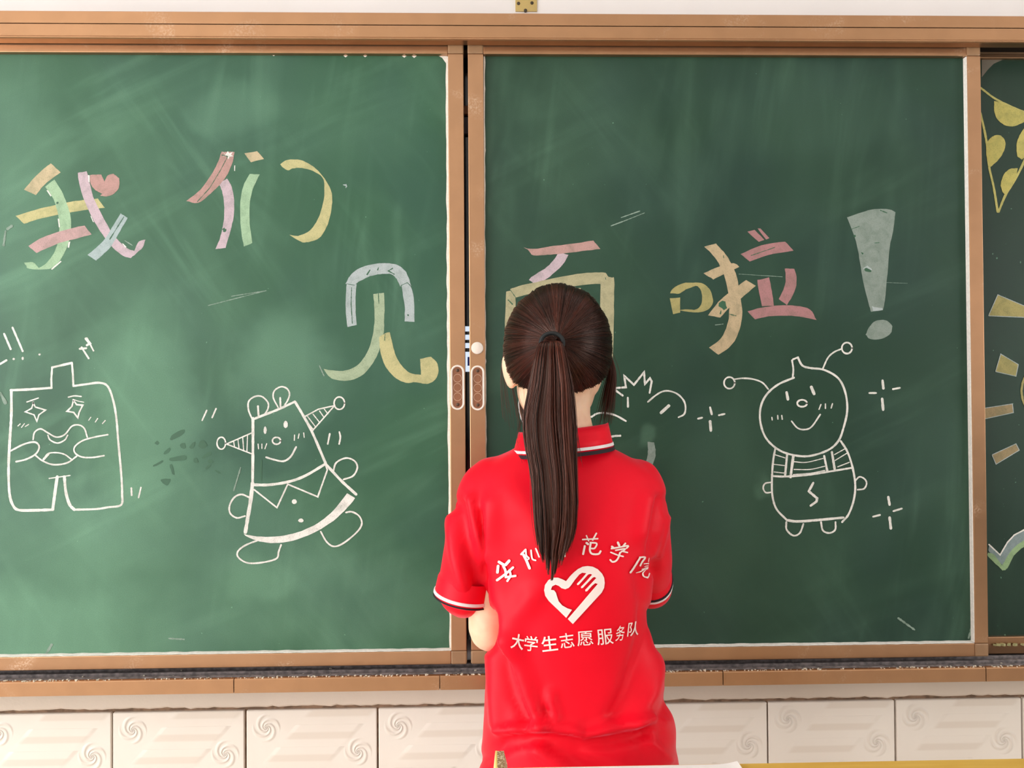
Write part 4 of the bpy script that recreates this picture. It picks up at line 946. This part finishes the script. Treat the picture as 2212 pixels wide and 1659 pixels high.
def band(name, ra, rb, lift, mat, parent, close=False):
    """thin raised strip between two rings"""
    n = len(ra); out = []
    for a, b in zip(ra, rb):
        c = sum(ra, Vector()) / n; d = Vector((a.x - c.x, a.y - c.y, 0)).normalized() * lift
        out.append((a, a + d, b + d, b))
    bm = bmesh.new(); loft(bm, [[o[k] for o in out] for k in range(4)], close=close)
    return link_bm(name, bm, mat, parent, False)
lp = lambda f_: [a.lerp(b, f_) for a, b in zip(cr_m, cr_b)]
band('white_piping', lp(.50), lp(.74), 0.0010, MAT['white_trim'], collar)
band('navy_edge', lp(.86), [v + Vector((0, 0, -0.0025)) for v in lp(1.02)], 0.0009, MAT['navy_trim'], collar)
# sleeve cuffs: short open tubes with stripes
def cuff(pts, rad, stripes, extra, parent, tilt=0.0):
    p0, p1 = Vector(pts[-2]), Vector(pts[-1]); ax = (p1 - p0).normalized(); u = ax.cross(Vector((0, 1, 0))).normalized(); w_ = u.cross(ax).normalized()
    a, b = rad[-1]
    def ring(s, g, n=40):
        return [p1 + ax * s + u * ((a + g) * math.cos(6.28318 * j / n)) + w_ * ((b + g) * math.sin(6.28318 * j / n)) for j in range(n)]
    bm = bmesh.new(); loft(bm, [ring(-0.022, -0.001), ring(-0.016, 0.0012), ring(extra * .5, 0.0020), ring(extra, 0.0022), ring(extra + .0008, 0.0006), ring(extra, -0.0012), ring(-0.008, -0.002)], close=True)
    c = link_bm('cuff', bm, MAT['red'], parent, True)
    for nm, s0, s1, mt in stripes:
        bm = bmesh.new(); loft(bm, [ring(s0, 0.0016), ring(s0 + .0003, 0.0034), ring(s1 - .0003, 0.0036), ring(s1, 0.0016)], close=True)
        link_bm(nm, bm, MAT[mt], c, True)
cuff(LSL, LSR, [('white_stripe', 0.004, 0.0088, 'white_trim'), ('navy_stripe', 0.0106, 0.0132, 'navy_trim')], 0.0135, shirt)
cuff(RSL, RSR, [('navy_stripe', -0.0058, -0.0022, 'navy_trim'), ('white_stripe', -0.0012, 0.0030, 'white_trim')], 0.0150, shirt)

# --- print on the back
def on_shirt(px, py, off=0.0022):
    d = (RGT * ((px - CX) / FPX) + UPV * ((CY - py) / FPX) + FWD).normalized()
    h, n_, i_, ds = BVH.ray_cast(CAM, d)
    if h is None: h = Q(px, py, YP - 0.1); n_ = Vector((0, -1, 0))
    if h.y > -0.415:
        h2, n2, i2, d2 = BVH.find_nearest(CAM + d * ((-0.415 - CAM.y) / d.y))
        if h2 is not None: h, n_ = h2, n2
    if n_.y > 0: n_ = -n_
    return h + n_ * off
def print_mesh(name, polys, parent, label=None, maxlen=4.0):
    """polys: list of (points, faces) in pixels, draped on the shirt"""
    bm = bmesh.new()
    for pts, faces in polys:
        vs = [bm.verts.new((p[0], p[1], 0)) for p in pts]
        for f_ in faces:
            try: bm.faces.new([vs[i] for i in f_])
            except ValueError: pass
    bmesh.ops.remove_doubles(bm, verts=bm.verts, dist=1e-4)
    bmesh.ops.triangulate(bm, faces=bm.faces)
    for _ in range(5):
        es = [e for e in bm.edges if e.calc_length() > maxlen]
        if not es: break
        bmesh.ops.subdivide_edges(bm, edges=es, cuts=1); bmesh.ops.triangulate(bm, faces=bm.faces)
    for v in bm.verts: v.co = on_shirt(v.co.x, v.co.y)
    for f_ in bm.faces:
        f_.normal_update()
        if f_.normal.y > 0: f_.normal_flip()
    me_ = bpy.data.meshes.new(name); bm.to_mesh(me_); bm.free(); me_.materials.append(MAT['print'])
    o = bpy.data.objects.new(name, me_); COL.objects.link(o); o.parent = parent
    if label: o['label'] = label
    return o
def stroke_poly(pts, wd):
    p = cr(pts, 4); n = len(p); A, B = [], []
    d0 = (p[1] - p[0]).normalized(); d1 = (p[-1] - p[-2]).normalized(); p = [p[0] - d0 * wd * .4] + p + [p[-1] + d1 * wd * .4]; n += 2
    for i in range(n):
        d = (p[min(i + 1, n - 1)] - p[max(i - 1, 0)]).normalized(); nn = Vector((-d.y, d.x)); r = wd * .5 * (.6 if i in (0, n - 1) else 1)
        A.append(p[i] + nn * r); B.append(p[i] - nn * r)
    return A + B, [(i, i + 1, n + i + 1, n + i) for i in range(n - 1)]
sP = 400 / 2212; tP = T((1050, 1130), sP)
UPPER = [
    [(38, [(160, 458), (218, 492)]), (40, [(285, 445), (240, 495)]), (36, [(152, 505), (145, 585)]), (34, [(212, 505), (240, 565), (246, 640)]), (32, [(332, 525), (250, 595), (140, 678)]), (30, [(240, 642), (362, 626)]), (30, [(292, 565), (300, 625), (262, 688)])],
    [(28, [(428, 368), (482, 312)]), (36, [(455, 372), (490, 440), (528, 535)]), (22, [(484, 322), (490, 380), (522, 414)]), (18, [(500, 432), (520, 425)]), (22, [(545, 320), (560, 420), (600, 440)]), (20, [(600, 300), (640, 400)])],
    [(22, [(720, 240), (735, 390)]), (20, [(770, 220), (785, 400)]), (20, [(830, 215), (960, 205)]), (20, [(880, 262), (990, 242), (975, 285)]), (22, [(930, 200), (930, 300), (936, 395)])],
    [(20, [(1150, 196), (1330, 186)]), (18, [(1195, 150), (1222, 212)]), (22, [(1314, 122), (1270, 202)]), (30, [(1196, 236), (1216, 250)]), (28, [(1176, 272), (1156, 368)]), (22, [(1240, 232), (1318, 242), (1292, 298), (1250, 300)]), (26, [(1246, 242), (1236, 320), (1262, 364), (1338, 366), (1364, 332)])],
    [(28, [(1496, 278), (1522, 298)]), (30, [(1566, 230), (1582, 264)]), (24, [(1655, 240), (1628, 272)]), (22, [(1490, 302), (1590, 284), (1688, 268), (1668, 298)]), (20, [(1540, 322), (1656, 304), (1592, 350)]), (24, [(1592, 350), (1572, 410), (1542, 450), (1502, 460), (1476, 436)]), (20, [(1482, 346), (1560, 378), (1630, 396)]), (20, [(1610, 332), (1680, 348)])],
    [(22, [(1822, 406), (1884, 406), (1852, 458), (1830, 500)]), (24, [(1826, 412), (1770, 500), (1710, 588)]), (14, [(1934, 416), (1926, 456)]), (14, [(1872, 482), (1944, 480), (1940, 502)]), (12, [(1880, 512), (1922, 506)]), (14, [(1850, 542), (1930, 526)]), (16, [(1882, 542), (1832, 570), (1780, 588)]), (18, [(1920, 530), (1862, 590), (1870, 630), (1918, 650), (1940, 612)])]]
for g_ in UPPER:
    polys = []
    for wd, pts in g_:
        P_, F_ = stroke_poly([Vector(q) for q in tP(pts)], wd * sP * 0.88); polys.append((P_, F_))
    root = empty('brush_letter', parent=shirt)
    for q in polys: print_mesh('letter_stroke', [q], root)
HEART = [(1035, 1200), (1210, 1008), (1375, 828), (1404, 770), (1412, 710), (1405, 650), (1380, 600), (1330, 548), (1270, 518), (1210, 510), (1150, 518), (1095, 545), (1045, 585), (1000, 630), (955, 688), (910, 665), (860, 645), (800, 645), (745, 675), (705, 735), (693, 800), (705, 865), (750, 925), (860, 1030), (957, 1127),
         (1025, 1030), (970, 1012), (910, 978), (868, 930), (848, 870), (835, 825), (812, 797), (775, 792), (790, 750), (830, 730), (870, 745), (900, 772), (945, 785), (985, 770), (1012, 740), (1060, 672), (1110, 612), (1145, 590), (1195, 596),
         (1140, 660), (1082, 722), (1090, 738), (1108, 730), (1165, 668), (1215, 612), (1240, 604), (1264, 612), (1200, 685), (1130, 758), (1136, 776), (1155, 768), (1215, 705), (1268, 650), (1290, 640), (1312, 652), (1250, 720), (1180, 795), (1186, 814), (1206, 808), (1262, 745), (1300, 714), (1330, 722), (1150, 935), (975, 1140)]
hp = tP(HEART)
tri = tessellate_polygon([[Vector((x, y, 0)) for x, y in hp]])
print_mesh('heart_emblem', [(hp, [tuple(q) for q in tri])], shirt, 'cream heart emblem made of a dove and an open hand')
def glyph(ch, bold=0.012):
    cu = bpy.data.curves.new('g', 'FONT'); cu.body = ch; cu.size = 1.0; cu.offset = bold; cu.resolution_u = 3; cu.fill_mode = 'FRONT'
    o = bpy.data.objects.new('g', cu); COL.objects.link(o)
    dg = bpy.context.evaluated_depsgraph_get(); dg.update()
    m_ = bpy.data.meshes.new_from_object(o.evaluated_get(dg))
    vs = [(v.co.x, v.co.y) for v in m_.vertices]; fs = [tuple(p.vertices) for p in m_.polygons]
    bpy.data.objects.remove(o); bpy.data.curves.remove(cu); bpy.data.meshes.remove(m_)
    return vs, fs
for ch, cx, cy, w_, h_, rot, sh, bold in (('大', 374, 1414, 150, 196, 10, 0, .018), ('学', 540, 1434, 168, 196, 5, 0, .008), ('生', 760, 1432, 188, 194, -7, 0, .014), ('志', 965, 1396, 165, 190, -8, 0, .006), ('愿', 1180, 1372, 190, 190, -4, 0, .004),
                                      ('服', 1414, 1352, 190, 200, -6, 0, .005), ('务', 1594, 1310, 100, 192, -6, -.22, .006), ('队', 1746, 1258, 130, 180, -8, -.25, .008)):
    vs, fs = glyph(ch, bold)
    xs_ = [v[0] for v in vs]; ys_ = [v[1] for v in vs]; mx_, my_ = (min(xs_) + max(xs_)) / 2, (min(ys_) + max(ys_)) / 2; kx, ky = w_ / (max(xs_) - min(xs_)), h_ * .93 / (max(ys_) - min(ys_))
    r = math.radians(rot); out = []
    for x, y in vs:
        X, Y_ = (x - mx_) * kx, -(y - my_) * ky; X += sh * Y_
        out.append((cx + X * math.cos(r) - Y_ * math.sin(r), cy + X * math.sin(r) + Y_ * math.cos(r)))
    print_mesh('printed_letter', [(tP(out), fs)], shirt, maxlen=4.0)

# --- lower clothing
bm = bmesh.new()
tube(bm, [Q(1248, 1690), Q(1250, 1790), Vector((Q(1250, 1790).x, YP, 0.76))], [(0.140, .118), (0.148, .125), (0.140, .120)], n=32)
for s_ in (-1, 1):
    hx = Q(1248, 1660).x + s_ * 0.072
    tube(bm, [Vector((hx, YP, 0.80)), Vector((hx, YP + .006, 0.48)), Vector((hx, YP, 0.25)), Vector((hx, YP, 0.09))], [0.088, 0.070, 0.062, 0.058], n=24)
remeshed('trousers', bm, 0.008, 5, MAT['trousers'], person)
for s_ in (-1, 1):
    hx = Q(1248, 1660).x + s_ * 0.075; bm = bmesh.new()
    tube(bm, [Vector((hx, YP - 0.06, 0.040)), Vector((hx, YP, 0.050)), Vector((hx, YP + 0.08, 0.036)), Vector((hx, YP + 0.15, 0.026))], [(0.036, .040), (0.038, .050), (0.044, .036), (0.036, .024)], ref=(0, 0, 1), n=20)
    for v in bm.verts: v.co.z = max(0.0, v.co.z)
    link_bm('shoe', bm, MAT['shoe'], person, True)
# face mask
bm = bmesh.new()
rings = []
for k in range(9):
    el = -0.75 + 1.5 * k / 8
    rings.append([HC + Vector((-0.005, 0.034, -0.088)) + Vector((0.056 * math.sin(a) * math.cos(el), 0.078 * math.cos(a) * math.cos(el), 0.066 * math.sin(el))) for a in [(-86 + 172 * j / 24) * math.pi / 180 for j in range(25)]])
loft(bm, rings, close=False)
mk = link_bm('face_mask', bm, MAT['mask'], person, True)
sm = mk.modifiers.new('thickness', 'SOLIDIFY'); sm.thickness = 0.0015

# --- hair
TD = (Q(1192, 742, -0.45) - HC).normalized()
HR = Vector((0.0835, 0.1000, 0.1000)); HCc = HC + Vector((0.0, -0.002, 0.0))
def hdir(al, ph):
    """direction at angle al from the hair tie, ph turned from up (0) over right (90) to down (180)"""
    b = Vector((-0.10, -1, 0.05)).normalized(); up = (Vector((0, 0, 1)) - b * b.z).normalized(); rt = Vector((1, 0, 0)); rt = (rt - b * rt.dot(b)).normalized()
    lat = up * math.cos(ph) + rt * math.sin(ph)
    return b * math.cos(al) + lat * math.sin(al)
KEYS = [(0, 138), (45, 125), (80, 106), (100, 96), (120, 80), (140, 60), (160, 50), (180, 47)]
def amax(ph):
    d = abs(math.degrees((ph + math.pi) % (2 * math.pi) - math.pi))
    for (a, b), (c, e) in zip(KEYS[:-1], KEYS[1:]):
        if a <= d <= c: return math.radians(b + (e - b) * (d - a) / (c - a))
    return math.radians(47)
def clump(ph): return 0.5 * mnoise.noise((math.cos(ph) * 6, math.sin(ph) * 6, 1.7)) + 0.5 * mnoise.noise((math.cos(ph) * 15, math.sin(ph) * 15, 5.1))
def hpos(al, ph, lift=0.0):
    d = hdir(al, ph); k = 1.0 + (0.035 * clump(ph)) * min(1, al * 1.4) + 0.03 * math.exp(-(al / 0.30) ** 2)
    return HCc + Vector((d.x * HR.x, d.y * HR.y, d.z * HR.z)) * k + d * lift
verts, faces = [], []
NP, NA = 120, 22
for i in range(NP):
    ph = 2 * math.pi * i / NP
    for j in range(NA + 1): verts.append(hpos(0.02 + (amax(ph) - 0.02) * j / NA, ph))
    verts.append(HCc + (hpos(amax(ph), ph) - HCc) * 0.90)
RW = NA + 2
for i in range(NP):
    for j in range(RW - 1): faces.append((i * RW + j, ((i + 1) % NP) * RW + j, ((i + 1) % NP) * RW + j + 1, i * RW + j + 1))
TINT = []
def strand(verts, faces, pts, r0, r1, n=3, tint=0.3):
    while len(TINT) < len(verts): TINT.append(0.12)
    TINT.extend([tint] * (len(pts) * n))
    b = len(verts); m_ = len(pts)
    for i, p in enumerate(pts):
        ax = (pts[min(i + 1, m_ - 1)] - pts[max(i - 1, 0)])
        u = ax.cross(Vector((0.31, 0.9, 0.2)))
        u = u.normalized() if u.length > 1e-9 else Vector((1, 0, 0)); w_ = ax.cross(u)
        w_ = w_.normalized() if w_.length > 1e-9 else Vector((0, 0, 1)); r = r0 + (r1 - r0) * i / (m_ - 1)
        for k in range(n): verts.append(p + u * (r * math.cos(2.0944 * k)) + w_ * (r * math.sin(2.0944 * k)))
    for i in range(m_ - 1):
        for k in range(n): faces.append((b + i * n + k, b + i * n + (k + 1) % n, b + (i + 1) * n + (k + 1) % n, b + (i + 1) * n + k))
def set_tint(o):
    at_ = o.data.attributes.new('tint', 'FLOAT', 'POINT'); at_.data.foreach_set('value', (TINT + [0.1] * len(o.data.vertices))[:len(o.data.vertices)]); TINT.clear(); return o
rnd = random.Random(3)
for i in range(2200):
    ph = rnd.uniform(0, 2 * math.pi); am = amax(ph) * rnd.uniform(0.90, 1.02); ae = rnd.uniform(0.02, 0.10); tw = rnd.gauss(0, 0.035); lf = rnd.uniform(0.0002, 0.0022)
    pts = []
    for j in range(13):
        s_ = j / 12; al = am + (ae - am) * s_
        pts.append(hpos(al, ph + tw * math.sin(s_ * 3.1), lf * (1 - 0.5 * s_)))
    strand(verts, faces, pts, 0.00050, 0.00035, tint=min(1, max(0, 0.20 + 0.55 * clump(ph * 1.0 + 9) + rnd.gauss(0, 0.12))))
hair = set_tint(link_mesh('hair', verts, faces, MAT['hair'], person, True))
# ponytail
SP = [(1192, 742, -0.440), (1191, 738, -0.466), (1190, 758, -0.486), (1190, 830, -0.488), (1186, 900, -0.486), (1189, 960, -0.487), (1196, 1020, -0.489), (1200, 1080, -0.491), (1201, 1140, -0.494), (1197, 1190, -0.496), (1192, 1252, -0.498)]
HW = [15, 22, 31, 46, 57, 57, 52, 51, 48, 38, 24]; HD = [.012, .013, .015, .018, .018, .018, .017, .016, .014, .011, .007]
sp = cr([P(*q) for q in SP], 5); hw = cr([Vector((a * 0.00064, b, 0)) for a, b in zip(HW, HD)], 5)
verts, faces = [], []
n_ = 20
for i, (c, h_) in enumerate(zip(sp, hw)):
    k = 0.80 if i < len(sp) - 14 else max(0.05, 0.80 * (len(sp) - 1 - i) / 14)
    for j in range(n_): verts.append(c + Vector((h_.x * k * math.cos(6.28318 * j / n_), h_.y * k * math.sin(6.28318 * j / n_), 0)))
for i in range(len(sp) - 1):
    for j in range(n_): faces.append((i * n_ + j, i * n_ + (j + 1) % n_, (i + 1) * n_ + (j + 1) % n_, (i + 1) * n_ + j))
for c_ in range(64):
    a = rnd.uniform(0, 6.283); rr = math.sqrt(rnd.uniform(0.15, 1)); cu_, cv_ = rr * math.cos(a), rr * math.sin(a)
    cend = 0.80 + 0.20 * (1 - 0.75 * abs(cu_ + 0.05)) * rnd.uniform(0.45, 1.1); ct = max(0, rnd.gauss(0.28, 0.22)); f1, f2, am_ = rnd.uniform(1.5, 4), rnd.uniform(0, 6), rnd.uniform(0.02, 0.09)
    for k in range(30):
        du, dv = rnd.gauss(0, 0.075), rnd.gauss(0, 0.10); te = min(1.0, cend * rnd.uniform(0.93, 1.03)); pts = []
        for j in range(26):
            s_ = te * j / 25; x = s_ * (len(sp) - 1); i0 = min(int(x), len(sp) - 2); f_ = x - i0
            c = sp[i0].lerp(sp[i0 + 1], f_); h_ = hw[i0].lerp(hw[i0 + 1], f_); tight = min(1, 0.6 + s_ * 3); gather = 1 - 0.35 * max(0, (s_ / te - 0.8) / 0.2)
            wob = am_ * math.sin(f1 * s_ * 3 + f2) * min(1, s_ * 3)
            u = cu_ + wob + du * gather * tight; v = cv_ + dv * gather * tight
            pts.append(c + Vector((u * h_.x, v * h_.y, 0)))
        strand(verts, faces, pts, 0.00055, 0.00028, tint=min(1, max(0, ct + rnd.gauss(0, 0.14))))
tail = set_tint(link_mesh('ponytail', verts, faces, MAT['hair'], person, True))
bm = bmesh.new(); c = P(1192, 741, -0.4535); rings = []
for i in range(28):
    a = 6.28318 * i / 28; ctr = c + Vector((0.0162 * math.cos(a), 0.004 * math.sin(a) * 0.5 - 0.004, 0.0140 * math.sin(a))); rd = Vector((math.cos(a), 0, math.sin(a)))
    rings.append([ctr + rd * (0.0030 * math.cos(b)) + Vector((0, 1, 0)) * (0.0045 * math.sin(b)) for b in [6.28318 * k / 10 for k in range(10)]])
loft(bm, rings + [rings[0]], True); bmesh.ops.remove_doubles(bm, verts=bm.verts, dist=1e-5)
link_bm('hair_tie', bm, MAT['tie'], tail, True)
# loose locks beside the face
def lock(name, pts, n, spread, r0):
    verts, faces = [], []
    for i in range(n):
        o = Vector((rnd.gauss(0, 1), rnd.gauss(0, 1), 0)) * spread; te = rnd.uniform(0.7, 1.0); base = cr([P(*q) for q in pts], 6); m_ = len(base); pp = []
        for j in range(20):
            s_ = te * j / 19; x = s_ * (m_ - 1); i0 = min(int(x), m_ - 2)
            pp.append(base[i0].lerp(base[i0 + 1], x - i0) + o * (0.25 + s_ * 1.3))
        strand(verts, faces, pp, r0, r0 * 0.5)
    return set_tint(link_mesh(name, verts, faces, MAT['hair'], hair, True))
lock('loose_lock', [(1092, 740, -0.33), (1087, 800, -0.325), (1090, 860, -0.32), (1100, 935, -0.315)], 16, 0.0035, 0.00035)
lock('loose_lock', [(1100, 790, -0.335), (1108, 840, -0.33), (1118, 890, -0.325), (1124, 945, -0.32)], 12, 0.0026, 0.00040)
lock('loose_lock', [(1312, 750, -0.33), (1322, 800, -0.325), (1317, 850, -0.32), (1306, 925, -0.315)], 150, 0.0052, 0.0005)
lock('loose_lock', [(1168, 850, -0.46), (1128, 905, -0.470), (1117, 950, -0.475), (1130, 1010, -0.48)], 5, 0.002, 0.00032)
lock('loose_lock', [(1240, 880, -0.47), (1252, 960, -0.478), (1262, 1030, -0.485)], 4, 0.002, 0.00030)

# ------------------------------------------------------------------ lectern in front of the camera
YD = -0.66
t = NT('yellow_laminate')
gr = t.noise(30, 3.0, 0.5, vec=t.map(rot=(0, 0, 0.5), sc=(0.2, 2, 1)))
t.set(t.mix(t.ramp(gr, 0.35, 0.65), lin(232, 190, 92), lin(222, 176, 78)), 0.4, 0, 0.4); MAT['lam'] = t.m
t = NT('worn_chipboard')
t.set(t.mix(t.ramp(t.noise(420, 2.0), 0.45, 0.6), lin(150, 122, 84), lin(214, 196, 160)), 0.9, 0, 0.2); MAT['chip'] = t.m
MAT['edge'] = plain('yellow_edging', lin(246, 232, 130), 0.4)
MAT['paper'] = plain('white_paper', lin(248, 244, 238), 0.8, var=0.03)
lec = tag(empty('lectern'), 'yellow laminate lectern top with a worn raised edge, cut off at the bottom', 'lectern')
e0, e1 = P(1096, 1640, YD), P(2560, 1640, YD)
zl = (P(1600, 1649, YD).z + P(2212, 1638, YD).z) / 2
ya = YD - 0.36
box('top', e0.x, e1.x, ya, YD, zl - 0.02, zl, MAT['lam'], lec, 0.001)
zs = P(1082, 1622, YD).z
xa, xb, xc = P(1066, 1640, YD).x, P(1074, 1640, YD).x, e0.x
bm = bmesh.new()
prof = [(xb, zs), (xc - 0.004, zs), (xc, zs - 0.016), (xc, zl - 0.05), (xb, zl - 0.05)]
bm = bmesh.new(); loft(bm, [[(x, y, z) for x, z in prof] for y in (ya, YD)], True, True, True); link_bm('side_rim', bm, MAT['chip'], lec)
prof = [(xa, zs - 0.020), (xb - 0.002, zs), (xb, zs), (xb, zl - 0.05), (xa, zl - 0.05)]
bm = bmesh.new(); loft(bm, [[(x, y, z) for x, z in prof] for y in (ya, YD + 0.0006)], True, True, True); link_bm('edge_band', bm, MAT['edge'], lec)
box('apron', xc, e1.x - 0.02, YD - 0.03, YD - 0.012, zl - 0.075, zl - 0.02, MAT['lam'], lec)
for lx in (xb, e1.x - 0.04):
    for ly in (ya + 0.01, YD - 0.045): box('leg', lx, lx + 0.035, ly, ly + 0.035, 0.0, zl - 0.02, MAT['lam'], lec, 0.002)
# sheet of paper with a lifted corner
p0, p1 = P(1132, 1652, YD - 0.003), P(1592, 1648, YD - 0.003)
nx, ny = 24, 10; v, f = [], []
for k, dz in enumerate((0.0012, 0.0004)):
    for j in range(ny + 1):
        for i in range(nx + 1):
            s_, q = i / nx, j / ny; lift = 0.0035 * max(0, (s_ - 0.9) / 0.1) ** 2 * max(0, 1 - q * 3)
            v.append((p0.x + (p1.x - p0.x) * s_ + 0.012 * q, YD - 0.004 - 0.21 * q, zl + dz + lift))
M_ = (nx + 1) * (ny + 1)
for k in (0, 1):
    for j in range(ny):
        for i in range(nx):
            a = k * M_ + j * (nx + 1) + i; f.append((a, a + 1, a + nx + 2, a + nx + 1) if k else (a, a + nx + 1, a + nx + 2, a + 1))
rim = [i for i in range(nx + 1)] + [j * (nx + 1) + nx for j in range(1, ny + 1)] + [ny * (nx + 1) + i for i in range(nx - 1, -1, -1)] + [j * (nx + 1) for j in range(ny - 1, 0, -1)]
for a, b in zip(rim, rim[1:] + rim[:1]): f.append((a, b, M_ + b, M_ + a))
tag(link_mesh('paper_sheet', v, f, MAT['paper']), 'white sheet of paper lying on the yellow lectern top', 'paper')
